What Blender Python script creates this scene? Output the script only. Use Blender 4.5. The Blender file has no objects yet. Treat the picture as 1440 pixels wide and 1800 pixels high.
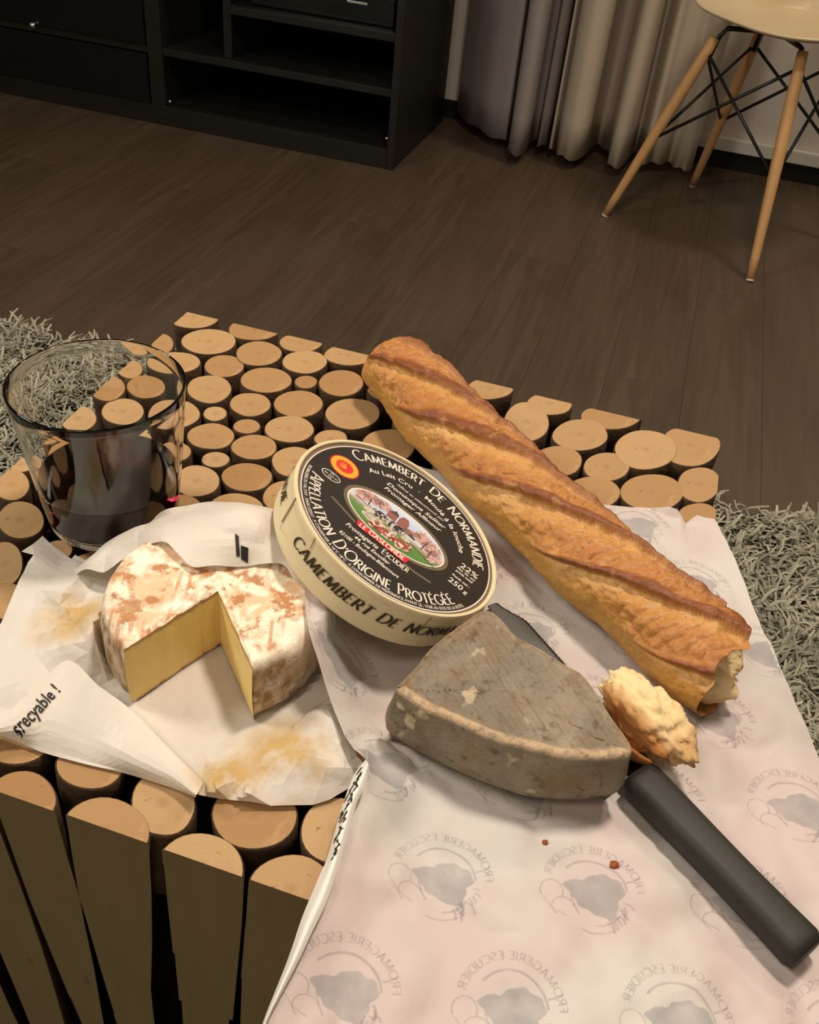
import bpy, bmesh, math, random
import numpy as np
from mathutils import Vector, Matrix
from mathutils.bvhtree import BVHTree
from mathutils.geometry import delaunay_2d_cdt

# ------------------------------------------------------------------ camera, world, lights, exposure
S = bpy.context.scene
COL = S.collection
TZ = 0.45                                   # table top height
cam_d = bpy.data.cameras.new('camera')
cam = bpy.data.objects.new('camera', cam_d)
COL.objects.link(cam)
cam.matrix_world = Matrix(((0.9513159, -0.25296477, 0.17608768, 0.12438),
                           (0.29511862, 0.58281287, -0.75712229, -0.37749),
                           (0.0888991, 0.77222923, 0.62909377, 0.796),
                           (0, 0, 0, 1)))
cam_d.sensor_width = 36.0
cam_d.lens = 32.633
cam_d.clip_start = 0.02
S.camera = cam
W = bpy.data.worlds.new('world')
S.world = W
W.use_nodes = True
W.node_tree.nodes['Background'].inputs[0].default_value = (1.0, 0.88, 0.70, 1)
W.node_tree.nodes['Background'].inputs[1].default_value = 0.45
def area(name, loc, target, size, power, col):
    d = bpy.data.lights.new(name, 'AREA')
    d.shape = 'DISK'; d.size = size; d.energy = power; d.color = col
    o = bpy.data.objects.new(name, d)
    o.location = loc
    o.rotation_euler = (Vector(target) - Vector(loc)).to_track_quat('-Z', 'Y').to_euler()
    COL.objects.link(o)
    return o
area('ceiling_lamp_light', (0.22, 0.36, 1.95), (0.05, 0.0, 0.45), 0.22, 19.0, (1.0, 0.86, 0.72))
area('dining_lamp_light', (0.75, 1.55, 2.2), (0.35, 1.9, 0.3), 0.35, 15.0, (1.0, 0.84, 0.65))
area('left_fill_light', (-1.35, -0.15, 1.55), (-0.1, -0.1, 0.45), 0.45, 15.0, (1.0, 0.94, 0.82))  # soft fill from the left, source unseen, not a known window
area('front_fill_light', (-0.30, -0.80, 1.95), (0.0, 0.0, 0.45), 0.45, 4.8, (1.0, 0.85, 0.68))  # fill added in front to brighten upright sides; no lamp stands there
S.view_settings.view_transform = 'Standard'
S.view_settings.look = 'None'
S.view_settings.exposure = 0.0
S.view_settings.gamma = 1.0
S.view_settings.use_curve_mapping = False

# ------------------------------------------------------------------ helpers
RNG = np.random.default_rng(7)
def hash3(i, j, k, seed):
    h = (i.astype(np.int64) * 374761393 + j.astype(np.int64) * 668265263 + k.astype(np.int64) * 2147483647 + seed * 1274126177) & 0xffffffff
    h = ((h ^ (h >> 13)) * 1274126177) & 0xffffffff
    return ((h ^ (h >> 16)) & 0xffffff) / float(0xffffff)
def vnoise(p, scale=1.0, seed=0):
    """smooth value noise 0..1 of an (n,3) array"""
    p = np.asarray(p, float) * scale
    if p.shape[1] == 2: p = np.c_[p, np.zeros(len(p))]
    f = np.floor(p); t = p - f; t = t * t * (3 - 2 * t); f = f.astype(np.int64)
    r = 0
    for a in (0, 1):
        for b in (0, 1):
            for c in (0, 1):
                w = (t[:, 0] if a else 1 - t[:, 0]) * (t[:, 1] if b else 1 - t[:, 1]) * (t[:, 2] if c else 1 - t[:, 2])
                r = r + w * hash3(f[:, 0] + a, f[:, 1] + b, f[:, 2] + c, seed)
    return r
def fbm(p, scale, seed=0, octs=3):
    r = 0; a = 1.0; s = 0
    for o in range(octs):
        r = r + a * vnoise(p, scale * 2 ** o, seed + o); s += a; a *= .5
    return r / s
def sstep(a, b, x):
    t = np.clip((np.asarray(x, float) - a) / (b - a), 0, 1)
    return t * t * (3 - 2 * t)

def mesh(name, verts, faces, mats, smooth=False, mat_idx=None, colors=None):
    me = bpy.data.meshes.new(name)
    me.from_pydata([tuple(map(float, v)) for v in verts], [], [tuple(map(int, f)) for f in faces])
    for m in (mats if isinstance(mats, (list, tuple)) else [mats]): me.materials.append(m)
    if mat_idx is not None: me.polygons.foreach_set('material_index', np.asarray(mat_idx, np.int32))
    if smooth: me.polygons.foreach_set('use_smooth', np.ones(len(me.polygons), bool))
    if colors is not None:
        at = me.color_attributes.new('Col', 'FLOAT_COLOR', 'POINT')
        c = np.ones((len(verts), 4), np.float32); c[:, :3] = colors
        at.data.foreach_set('color', c.ravel())
    me.update()
    return me
def obj(name, me, parent=None, loc=None):
    o = bpy.data.objects.new(name, me)
    if loc is not None: o.location = loc
    if parent is not None: o.parent = parent
    COL.objects.link(o)
    return o
def empty(name, loc=(0, 0, 0)):
    o = bpy.data.objects.new(name, None)
    o.empty_display_size = 0.05
    o.location = loc
    COL.objects.link(o)
    return o
def tag(o, label, cat, group=None):
    o['label'] = label; o['category'] = cat
    if group: o['group'] = group
    return o
def structure(o):
    o['kind'] = 'structure'
    return o
def bm_mesh(name, bm, mats, smooth=False):
    me = bpy.data.meshes.new(name)
    bm.to_mesh(me); bm.free()
    for m in (mats if isinstance(mats, (list, tuple)) else [mats]): me.materials.append(m)
    if smooth: me.polygons.foreach_set('use_smooth', np.ones(len(me.polygons), bool))
    return me
def box_mesh(name, x0, x1, y0, y1, z0, z1, mat, bevel=0.0):
    bm = bmesh.new()
    bmesh.ops.create_cube(bm, size=1, matrix=Matrix.Translation(((x0 + x1) / 2, (y0 + y1) / 2, (z0 + z1) / 2)) @ Matrix.Diagonal((x1 - x0, y1 - y0, z1 - z0, 1)))
    if bevel > 0: bmesh.ops.bevel(bm, geom=bm.edges[:], offset=bevel, segments=2, affect='EDGES', profile=0.6)
    return bm_mesh(name, bm, mat)
def box(name, x0, x1, y0, y1, z0, z1, mat, parent=None, bevel=0.0):
    return obj(name, box_mesh(name, x0, x1, y0, y1, z0, z1, mat, bevel), parent)
def tube_geo(path, radii, n=12, cap=True):
    """swept round tube along a 3-D path: (verts, faces)"""
    path = [Vector(p) for p in path]; V = []; F = []
    if not hasattr(radii, '__len__'): radii = [radii] * len(path)
    up = None
    for i, p in enumerate(path):
        d = (path[min(i + 1, len(path) - 1)] - path[max(i - 1, 0)]).normalized()
        if up is None: up = d.orthogonal().normalized()
        else: up = (up - d * up.dot(d)).normalized()
        s = d.cross(up)
        for k in range(n):
            a = 2 * math.pi * k / n
            V.append(p + (up * math.cos(a) + s * math.sin(a)) * radii[i])
    for i in range(len(path) - 1):
        for k in range(n):
            F.append((i * n + k, i * n + (k + 1) % n, (i + 1) * n + (k + 1) % n, (i + 1) * n + k))
    if cap:
        F.append(tuple(range(n))[::-1]); F.append(tuple(range((len(path) - 1) * n, len(path) * n)))
    return V, F
def join_geo(parts):
    V = []; F = []
    for v, f in parts:
        b = len(V); V += list(v); F += [tuple(i + b for i in q) for q in f]
    return V, F
def lathe(profile, n=96, loc=(0, 0, 0)):
    V = []; F = []
    m = len(profile)
    for k in range(n):
        a = 2 * math.pi * k / n
        for r, z in profile: V.append((loc[0] + r * math.cos(a), loc[1] + r * math.sin(a), loc[2] + z))
    for k in range(n):
        for i in range(m - 1):
            a, b = k * m + i, ((k + 1) % n) * m + i
            F.append((a, b, b + 1, a + 1))
    return V, F
def weld(me, d=1e-5):
    bm = bmesh.new(); bm.from_mesh(me)
    bmesh.ops.remove_doubles(bm, verts=bm.verts[:], dist=d)
    bmesh.ops.recalc_face_normals(bm, faces=bm.faces[:])
    bm.to_mesh(me); bm.free()
def catmull(pts, n):
    P = np.asarray(pts, float); out = []
    for i in range(len(P) - 1):
        a, b, c, d = P[max(i - 1, 0)], P[i], P[i + 1], P[min(i + 2, len(P) - 1)]
        for k in range(n):
            t = k / n
            out.append(.5 * ((2 * b) + (c - a) * t + (2 * a - 5 * b + 4 * c - d) * t * t + (3 * b - a - 3 * c + d) * t ** 3))
    out.append(P[-1])
    return np.array(out)

# ------------------------------------------------------------------ material helper
class M:
    def __init__(s, name, rough=0.6, spec=0.3):
        s.m = bpy.data.materials.new(name); s.m.use_nodes = True
        s.t = s.m.node_tree; s.b = s.t.nodes['Principled BSDF']
        s.b.inputs['Roughness'].default_value = rough
        s.b.inputs['Specular IOR Level'].default_value = spec
        s.co = s.t.nodes.new('ShaderNodeTexCoord')
    def n(s, typ, **kw):
        nd = s.t.nodes.new(typ)
        for k, v in kw.items():
            if hasattr(nd, k) and k not in nd.inputs: setattr(nd, k, v)
            else: nd.inputs[k].default_value = v
        return nd
    def put(s, sock, v):
        if hasattr(v, 'links'): s.t.links.new(v, sock)
        elif isinstance(v, (tuple, list)): sock.default_value = tuple(v) + ((1,) if len(v) == 3 and len(sock.default_value) == 4 else ())
        else: sock.default_value = v
    def vec(s, scale=(1, 1, 1), rot=(0, 0, 0), src='Object'):
        mp = s.t.nodes.new('ShaderNodeMapping')
        s.t.links.new(s.co.outputs[src], mp.inputs[0])
        mp.inputs['Scale'].default_value = scale; mp.inputs['Rotation'].default_value = rot
        return mp.outputs[0]
    def noise(s, scale, detail=4, rough=.55, vec=None, dist=0):
        nd = s.n('ShaderNodeTexNoise', Scale=scale, Detail=detail, Roughness=rough, Distortion=dist)
        s.t.links.new(vec if vec is not None else s.co.outputs['Object'], nd.inputs['Vector'])
        return nd.outputs['Fac']
    def ramp(s, fac, *stops):
        r = s.t.nodes.new('ShaderNodeValToRGB')
        while len(r.color_ramp.elements) < len(stops): r.color_ramp.elements.new(.5)
        for e, (p, c) in zip(r.color_ramp.elements, stops):
            e.position = p
            e.color = (c, c, c, 1) if not isinstance(c, tuple) else tuple(c) + (1,)
        s.put(r.inputs[0], fac)
        return r.outputs[0]
    def mix(s, fac, a, b, mode='MIX'):
        x = s.t.nodes.new('ShaderNodeMix'); x.data_type = 'RGBA'; x.blend_type = mode
        s.put(x.inputs[0], fac); s.put(x.inputs[6], a); s.put(x.inputs[7], b)
        return x.outputs[2]
    def math(s, op, a, b=0.0):
        x = s.t.nodes.new('ShaderNodeMath'); x.operation = op
        s.put(x.inputs[0], a); s.put(x.inputs[1], b)
        return x.outputs[0]
    def attr(s, name='Col'):
        return s.n('ShaderNodeAttribute', attribute_name=name).outputs['Color']
    def rand(s):
        return s.t.nodes.new('ShaderNodeObjectInfo').outputs['Random']
    def col(s, c):
        s.put(s.b.inputs['Base Color'], c); return s
    def bump(s, h, strength=.3, dist=.002):
        b = s.n('ShaderNodeBump', Strength=strength, Distance=dist)
        s.put(b.inputs['Height'], h); s.t.links.new(b.outputs[0], s.b.inputs['Normal']); return s
    def set(s, **kw):
        for k, v in kw.items(): s.put(s.b.inputs[k.replace('_', ' ')], v)
        return s
def plain(name, c, rough=.6, spec=.3, **kw):
    return M(name, rough, spec).col(c).set(**kw).m

# wood of the table
m = M('log_end_grain', .62, .25)
geo = m.n('ShaderNodeVectorMath', operation='LENGTH')
mpv = m.vec((1, 1, 0)); wob = m.noise(120, 2)
m.t.links.new(mpv, geo.inputs[0])
rad = m.math('ADD', geo.outputs['Value'], m.math('MULTIPLY', wob, .004))
rings = m.math('SINE', m.math('MULTIPLY', rad, 2600.0))
base = m.mix(m.rand(), (.335, .185, .072), (.47, .305, .15))
c = m.mix(m.math('MULTIPLY', m.math('ADD', rings, 1.0), .045), base, (.36, .20, .085))
c = m.mix(m.ramp(m.noise(55, 3), (.52, 0.0), (.78, .5)), c, (.34, .19, .08))
c = m.mix(m.ramp(geo.outputs['Value'], (.0, .55), (.0022, .35), (.0034, 0.0)), c, (.30, .16, .07))
c = m.mix(m.ramp(m.noise(230, 2), (.72, 0.0), (.77, .8)), c, (.15, .08, .035))
c = m.mix(m.ramp(m.noise(38, 4, .6, None, 1.5), (.56, 0.0), (.70, .5)), c, (.50, .32, .155))
m.col(c).bump(m.noise(400, 3), .25, .0006)
M_END = m.m
m = M('log_bark', .85, .15)
c = m.mix(m.noise(90, 5), (.032, .019, .011), (.105, .062, .033))
m.col(c).bump(m.noise(160, 5), .7, .002); M_BARK = m.m
m = M('log_sawn_side', .6, .25)
c = m.mix(m.noise(14, 4, vec=m.vec((6, 6, .6))), (.17, .118, .052), (.235, .17, .08))  # colour taken darker to carry part of the shade on the sides
c = m.mix(m.ramp(m.noise(60, 2, vec=m.vec((1, 1, .5))), (.70, 0.0), (.76, .6)), c, (.12, .07, .035))
m.col(c).bump(m.noise(60, 4, vec=m.vec((4, 4, .3))), .2, .0008); M_SAWN = m.m
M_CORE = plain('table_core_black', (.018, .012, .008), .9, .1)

# ------------------------------------------------------------------ room shell
m = M('laminate_plank', .38, .4)
v = m.vec((9, .55, 1))
g1 = m.noise(5, 6, .6, v, 1.2)
c = m.mix(g1, (.040, .026, .0165), (.125, .088, .058))
c = m.mix(m.rand(), c, m.mix(.5, c, (.095, .066, .042)))
c = m.mix(m.ramp(m.noise(2.2, 3, .5, m.vec((5, .9, 1))), (.45, 0.0), (.7, .6)), c, (.05, .032, .02))
m.col(c).bump(g1, .12, .001)
m.set(Roughness=m.ramp(g1, (.3, .34), (.7, .5)))
M_PLANK = m.m
M_SUB = plain('floor_gap_dark', (.030, .021, .014), .9, .1)
m = M('wall_paint', .85, .15); m.col(m.mix(m.noise(30, 4), (.58, .52, .46), (.62, .56, .50))); M_WALL = m.m
M_DARKBASE = plain('dark_plinth', (.010, .008, .006), .7, .2)
M_WHITE = plain('white_trim', (.62, .60, .54), .5, .3)
YW = 2.36
fl = structure(box('floor', -3.0, 3.0, -2.6, 2.6, -.05, -.004, M_SUB))
PW, PL = .132, 1.28
pm = [box_mesh('plank', 0, PW - .0005, 0, PL - .0005, -.006, 0, M_PLANK, .0003) for _ in range(1)]
xi = 0
x = -.9495 - PW * 13
while x < 2.3:
    off = -2.4 + (xi * .431) % PL
    for k in range(4):
        y0 = off - PL * .35 + k * PL
        if y0 > 2.5: continue
        obj('plank', pm[0], fl, (x, y0, 0))
    x += PW; xi += 1
structure(box('wall_back', -3.0, 3.0, YW, YW + .12, 0, 2.5, M_WALL))
structure(box('wall_left', -3.0, -2.9, -2.6, YW, 0, 2.5, M_WALL))
structure(box('wall_right', 2.9, 3.0, -2.6, YW, 0, 2.5, M_WALL))
structure(box('ceiling', -3.0, 3.0, -2.6, YW + .12, 2.5, 2.6, M_WALL))
structure(box('baseboard_back', -2.9, 2.9, YW - .014, YW - .0005, 0, .046, M_DARKBASE))
structure(box('trim_1', .10, 2.9, YW - .022, YW - .0005, .047, .080, M_WHITE, None, .003))

# ------------------------------------------------------------------ shaggy rug
m = M('rug_yarn', .9, .1)
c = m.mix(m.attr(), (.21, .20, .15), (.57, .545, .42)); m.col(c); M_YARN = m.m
M_RUGB = plain('rug_backing', (.10, .09, .075), .95, .05)
RX0, RX1, RY0, RY1 = -1.45, 1.05, -.75, .765
rug = obj('rug', box_mesh('rug', RX0, RX1, RY0, RY1, .0005, .010, M_RUGB, .002))
tag(rug, 'shaggy grey rug of long twisted pile lying under the log table', 'rug')
def pile(n, regions):
    a = np.array([(r[1] - r[0]) * (r[3] - r[2]) for r in regions]); cnt = (n * a / a.sum()).astype(int)
    pts = np.concatenate([np.c_[RNG.uniform(r[0], r[1], k), RNG.uniform(r[2], r[3], k)] for r, k in zip(regions, cnt)])
    N = len(pts)
    ang = fbm(pts, 11, 3, 2) * 4 * math.pi + RNG.normal(0, .7, N)
    L = RNG.uniform(.030, .052, N); lean = RNG.uniform(.45, 1.0, N)
    wd = RNG.uniform(.0016, .0030, N)
    curl = RNG.normal(0, 1.5, N)
    K = 4
    V = np.zeros((N, K + 1, 2, 3)); px = pts[:, 0].copy(); py = pts[:, 1].copy(); pz = np.full(N, .009)
    for k in range(K + 1):
        t = k / K
        w = wd * (1 - .5 * t ** 2)
        V[:, k, 0] = np.c_[px - np.sin(ang) * w, py + np.cos(ang) * w, pz]
        V[:, k, 1] = np.c_[px + np.sin(ang) * w, py - np.cos(ang) * w, pz]
        el = np.clip(1.35 - lean * (.5 + 1.5 * t), -.15, 1.5)
        ang = ang + curl / K
        px = px + np.cos(ang) * np.cos(el) * L / K; py = py + np.sin(ang) * np.cos(el) * L / K
        pz = np.maximum(pz + np.sin(el) * L / K, .010)
    base = (np.arange(N) * (K + 1) * 2)[:, None]
    q = np.array([[2 * k, 2 * k + 1, 2 * k + 3, 2 * k + 2] for k in range(K)])
    F = (base[:, :, None] + q[None]).reshape(-1, 4)
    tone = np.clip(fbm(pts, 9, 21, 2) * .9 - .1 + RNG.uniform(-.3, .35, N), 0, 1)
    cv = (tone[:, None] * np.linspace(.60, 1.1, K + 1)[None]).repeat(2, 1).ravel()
    return V.reshape(-1, 3), F, np.clip(cv, 0, 1)
V, F, cv = pile(90000, [(RX0 + .01, -.27, -.45, RY1 - .01), (.27, RX1 - .01, -.45, RY1 - .01), (-.27, .27, .27, RY1 - .01), (-.27, .27, -.45, -.27)])
me = bpy.data.meshes.new('pile')
me.vertices.add(len(V)); me.vertices.foreach_set('co', V.astype(np.float32).ravel())
me.loops.add(len(F) * 4); me.loops.foreach_set('vertex_index', F.astype(np.int32).ravel())
me.polygons.add(len(F)); me.polygons.foreach_set('loop_start', np.arange(0, len(F) * 4, 4, dtype=np.int32))
me.update(calc_edges=True)
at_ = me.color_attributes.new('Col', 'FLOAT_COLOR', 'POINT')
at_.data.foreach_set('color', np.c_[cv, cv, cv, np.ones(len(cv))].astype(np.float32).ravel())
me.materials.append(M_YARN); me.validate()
pile_o = obj('pile', me, rug); pile_o['kind'] = 'stuff'

# ------------------------------------------------------------------ log table
LOGS = [(-1961,1991,200,183,25),(-1688,1704,201,195,23),(-1974,1533,159,84,120),(-1471,2026,197,178,37),(-1072,1981,167,145,39),(-692,1981,189,156,40),(-1757,1324,184,149,22),(-1435,1438,157,143,116),(-1286,1698,182,171,99),(-939,1732,173,161,82),(-604,1590,186,159,96),(-831,1488,92,83,96),(-1087,1384,182,173,42),(-1388,1116,182,156,120),(-1058,1059,147,143,107),(-774,1216,176,167,60),(-394,1248,201,183,77),(-1222,867,92,81,121),(-970,815,91,89,22),(-707,901,167,157,39),(-1126,617,154,148,146),(-829,621,146,142,21),(-419,904,116,107,50),(-990,407,90,86,3),(-534,582,168,148,107),(-743,328,157,148,16),(-992,162,163,136,125),(-962,-91,124,112,179),(-667,10,166,156,9),(-452,238,163,137,112),(-1451,747,177,164,141),(-1240,381,109,89,126),(-1770,974,155,140,139),(-1765,645,164,141,137),(-1991,1132,131,95,125),(-2000,841,167,124,128),(-1986,454,161,123,134),(-2009,-102,90,74,169),(-1940,-288,162,100,133),(-1707,-534,175,124,138),(-1574,-862,192,91,129),(-1387,-1092,144,94,136),(-837,-1825,146,93,10),(-655,-2033,159,124,159),(-485,-1800,152,117,2),(-258,-2052,189,154,171),(-110,-1850,172,129,130),(164,-2055,178,147,4),(265,-1768,184,160,8),(537,-2020,177,150,13),(608,-1719,158,148,113),(395,1974,186,146,50),(726,1671,263,159,93),(835,1973,188,143,56),(1274,1993,245,153,38),(1105,1669,228,172,58),(1551,1683,272,195,65),(1840,1873,289,192,71),(1011,1283,197,153,67),(1326,1369,188,140,64),(1924,1422,218,137,76),(1283,1043,203,155,60),(1639,1207,243,174,53),(1938,1064,170,118,64),(-53,975,213,175,95),(64,-891,188,183,73),(-1892,-1877,201,188,42),(-271,1973,199,192,70),(1540,-1134,199,193,3),(14,-263,190,182,143),(-764,-1460,197,184,142),(-1100,-750,198,185,90),(1802,-1723,199,183,169),(1004,725,197,185,39),(1239,-497,197,187,167),(-760,-407,187,184,112),(-34,221,189,192,50),(-2069,-1268,192,194,158),(988,6,197,189,1),(479,-1048,195,189,34),(1894,-857,193,181,8),(968,-1035,190,182,16),(-1349,-2080,188,180,74),(1253,-2001,188,194,122),(100,-1314,193,190,127),(1859,9,195,187,101),(2048,398,188,191,118),(625,343,200,179,22),(-1395,79,189,194,151),(2061,-1377,199,191,107),(1097,-1590,194,192,63),(1844,-414,198,177,60),(-394,-1079,193,189,103),(475,-423,197,176,165),(1307,269,198,189,13),(-1631,-1406,192,192,86),(355,1241,190,182,103),(2004,-2070,200,193,160),(686,974,191,188,40),(1717,643,195,178,18),(244,614,193,190,33),(-2011,-803,190,195,142),(-1219,-1643,201,190,16),(-381,-663,188,189,142),(14,1636,188,176,173),(-1361,-354,197,181,19),(1446,-121,197,178,99),(-805,-1057,200,194,110),(860,-651,191,188,172),(322,-5,189,180,129),(-259,-1516,187,186,123),(-370,-259,179,169,35),(-165,591,170,163,83),(680,-1378,175,163,23),(-1799,93,179,159,150),(-989,-2078,155,152,163),(-1148,-1267,152,149,88),(876,-2038,149,143,40),(1484,-1515,160,143,60),(1562,-676,158,144,59),(-1541,392,132,130,117),(2061,764,134,128,9),(1651,282,132,126,155),(-1559,-1760,136,126,17),(1373,636,139,129,54),(1645,-2033,135,135,115),(1273,-888,132,128,135),(357,1644,137,128,11),(365,-729,108,101,12),(-1658,-225,111,102,71),(940,367,109,108,172),(375,905,111,106,113),(728,-225,108,104,127),(646,0,109,108,176),(-298,1596,111,105,174),(1235,-1286,109,107,31),(34,2080,108,101,155),(709,1294,113,103,85),(-1731,-1101,110,102,142),(-16,1293,111,109,61),(154,-569,108,106,65),(-2058,-1594,112,110,106),(-715,-721,109,102,75),(390,-1481,109,107,37),(-1387,-674,90,85,124),(1731,-1372,91,87,99),(576,656,92,87,69),(-187,-46,92,86,99),(1483,-1782,92,90,152),(-2065,184,93,84,0),(-1047,-299,88,84,114),(2075,-202,88,84,64),(2064,-612,92,90,61),(274,303,91,90,6),(-1649,-2062,93,87,166),(1007,-301,91,88,168),(580,-761,87,90,43),(-65,-558,92,87,23),(1850,-1149,93,89,14)]
HS = .204
table = tag(empty('log_table', (0, 0, .012)), 'low square table built of upright sawn logs with bark, standing on rug', 'table')
def log_mesh(cx, cy, rx, ry, rot, i):
    r = random.Random(i)
    N = 30
    ph = [r.uniform(0, 6.3) for _ in range(3)]
    amp = r.uniform(.006, .022)
    def ring(s, dx, dy):
        out = []
        for k in range(N):
            a = 2 * math.pi * k / N
            q = s * (1 + amp * math.sin(2 * a + ph[0]) + amp * .9 * math.sin(3 * a + ph[1]) + amp * .6 * math.sin(5 * a + ph[2]))
            x, y = rx * q * math.cos(a), ry * q * math.sin(a)
            X = cx + dx + x * math.cos(rot) - y * math.sin(rot); Y = cy + dy + x * math.sin(rot) + y * math.cos(rot)
            out.append((min(max(X, -HS), HS), min(max(Y, -HS), HS)))
        return out
    edge = any(abs(v) > HS - 1e-6 for p in ring(1, 0, 0) for v in p)
    top = TZ - r.uniform(0, .0012)
    if edge:
        levels = [(1.0, top - .0008)] + [(1, top - .012)] + [(1, z) for z in (.41, .36, .31, .26, .21, .16, .11, .06, .013)]
    else:
        levels = [(1.0, top - .0008), (1, top - .012), (1, .404)]
    V = [(x - cx, y - cy, top) for x, y in ring(1 - .0007 / min(rx, ry), 0, 0)]
    tv = r.uniform(-.012, .012), r.uniform(-.012, .012)
    for li, (s, z) in enumerate(levels):
        dp = (top - z) / .44
        if li == 0: s_ = 1.0
        else: s_ = 1.0 - (.16 if edge else .03) * dp + .05 * math.sin(ph[0] + dp * 9) * min(1, dp * 4) + r.uniform(-.012, .012)
        k = math.sin(dp * 3.0 + ph[1]) - math.sin(ph[1])
        V += [(x - cx, y - cy, z) for x, y in ring(s_, tv[0] * dp * 1.2 + .005 * k, tv[1] * dp + .004 * k)]
    F = [tuple(range(N))]; I = [0]
    for l in range(len(levels)):
        for k in range(N):
            a, b = l * N + k, l * N + (k + 1) % N
            F.append((a, a + N, b + N, b))
            X = [V[j][0] + cx for j in (a, a + N, b + N, b)]; Y = [V[j][1] + cy for j in (a, a + N, b + N, b)]
            flat = all(abs(v - HS) < 1e-6 for v in X) or all(abs(v + HS) < 1e-6 for v in X) or all(abs(v - HS) < 1e-6 for v in Y) or all(abs(v + HS) < 1e-6 for v in Y)
            I.append(2 if flat else 1)
    F.append(tuple(range(len(V) - N, len(V)))[::-1]); I.append(2)
    me = mesh('log', V, F, [M_END, M_BARK, M_SAWN], True, I)
    return me
for i, (a, b, c_, d, e) in enumerate(LOGS):
    cx, cy = a * 1e-4, b * 1e-4
    me = log_mesh(cx, cy, c_ * 1e-4, d * 1e-4, math.radians(e), i)
    # flat shading for the sawn tops and sides
    sm = np.array([p.material_index == 1 for p in me.polygons]); me.polygons.foreach_set('use_smooth', sm)
    obj('log', me, table, (cx, cy, -.012))
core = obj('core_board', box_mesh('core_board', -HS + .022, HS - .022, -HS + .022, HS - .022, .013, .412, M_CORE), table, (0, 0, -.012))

# ------------------------------------------------------------------ paper sheets
def pt(px_py_h, XY=None): return px_py_h
def resample_sheet(pts, outline_n, step, noise_amp, seed, extra=None):
    """height-field sheet: pts are (x, y, h); the first outline_n form the outline in order. Delaunay facets, then a finer mesh with crumple."""
    P2 = [Vector((p[0], p[1])) for p in pts]
    edges = [(i, (i + 1) % outline_n) for i in range(outline_n)]
    vv, _, ff, *_ = delaunay_2d_cdt(P2, edges, [], 1, 1e-6)
    H = np.array([p[2] for p in pts]); src = np.array([(p[0], p[1]) for p in pts])
    hh = [H[np.argmin(((src - np.array(v[:])) ** 2).sum(1))] for v in vv]
    bm = bmesh.new()
    bv = [bm.verts.new((v[0], v[1], TZ + h)) for v, h in zip(vv, hh)]
    for f in ff: bm.faces.new([bv[i] for i in f])
    for it in range(7):
        es = [e for e in bm.edges if e.calc_length() > step]
        if not es: break
        bmesh.ops.subdivide_edges(bm, edges=es, cuts=1, use_grid_fill=False)
        bmesh.ops.triangulate(bm, faces=[f for f in bm.faces if len(f.verts) > 3])
        bmesh.ops.beautify_fill(bm, faces=bm.faces[:], edges=[e for e in bm.edges if not e.is_boundary])
    for _ in range(2): bmesh.ops.smooth_vert(bm, verts=[v for v in bm.verts if not v.is_boundary], factor=.4, use_axis_x=False, use_axis_y=False, use_axis_z=True)
    co = np.array([v.co[:] for v in bm.verts])
    n1 = np.abs(fbm(co * [1, 1, 0], 38, seed, 2) - .5) * 2 + np.abs(vnoise(co * [1, 1, 0] @ np.array([[.8, .6, 0], [-.6, .8, 0], [0, 0, 1]]), 75, seed + 9) - .5) * .8
    for v, n in zip(bm.verts, n1): v.co.z += noise_amp * (n - .3)
    for v in bm.verts: v.co.z = max(v.co.z, TZ + .0009)
    return bm
def geo_of(bm):
    bm.verts.ensure_lookup_table(); bm.verts.index_update()
    V = [v.co.copy() for v in bm.verts]; F = [[v.index for v in f.verts] for f in bm.faces]
    return V, F
def strip_grid(rows, sub_u=6, sub_v=5, seed=0, amp=.0008):
    """smooth sheet through rows of 3-D points (rows share length)"""
    R = [catmull(r, sub_u) for r in rows]; R = np.array(R)                     # rows x cols x 3
    G = np.array([catmull(R[:, j], sub_v) for j in range(R.shape[1])])         # cols x rows x 3
    nu, nv = G.shape[:2]
    V = G.reshape(-1, 3).copy(); V[:, 2] += amp * (np.abs(fbm(V, 45, seed, 2) - .5) * 4 - .6); V[:, 2] = np.maximum(V[:, 2], TZ + .0014)
    F = [(i * nv + j, (i + 1) * nv + j, (i + 1) * nv + j + 1, i * nv + j + 1) for i in range(nu - 1) for j in range(nv - 1)]
    return [Vector(v) for v in V], F

m = M('greaseproof_paper', .5, .3)
c = m.mix(m.noise(16, 3), (.80, .74, .66), (.84, .79, .72))
st = m.ramp(m.noise(21, 5, .65), (.42, 0.0), (.56, .95))
co_ = m.n('ShaderNodeSeparateXYZ'); m.t.links.new(m.co.outputs['Object'], co_.inputs[0])
# grease stains left by the cheese: around the spots where it has lain
def spot(m, x, y, r):
    mp = m.t.nodes.new('ShaderNodeMapping'); m.t.links.new(m.co.outputs['Object'], mp.inputs[0])
    mp.inputs['Location'].default_value = (-x, -y, 0)
    s2 = m.n('ShaderNodeVectorMath', operation='MULTIPLY'); m.t.links.new(mp.outputs[0], s2.inputs[0]); s2.inputs[1].default_value = (1, 1, 0)
    l = m.n('ShaderNodeVectorMath', operation='LENGTH'); m.t.links.new(s2.outputs[0], l.inputs[0])
    return m.ramp(m.math('ADD', l.outputs['Value'], m.math('MULTIPLY', m.noise(60, 3), r * .6)), (r * .7, 1.0), (r * 1.45, 0.0))
reach = m.math('MAXIMUM', spot(m, .028, -.152, .024), m.math('MAXIMUM', spot(m, -.096, -.118, .020), spot(m, .010, -.165, .018)))
stn = m.math('MULTIPLY', st, reach)
c = m.mix(stn, c, m.mix(m.noise(70, 3), (.58, .34, .10), (.72, .52, .22)))
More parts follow.
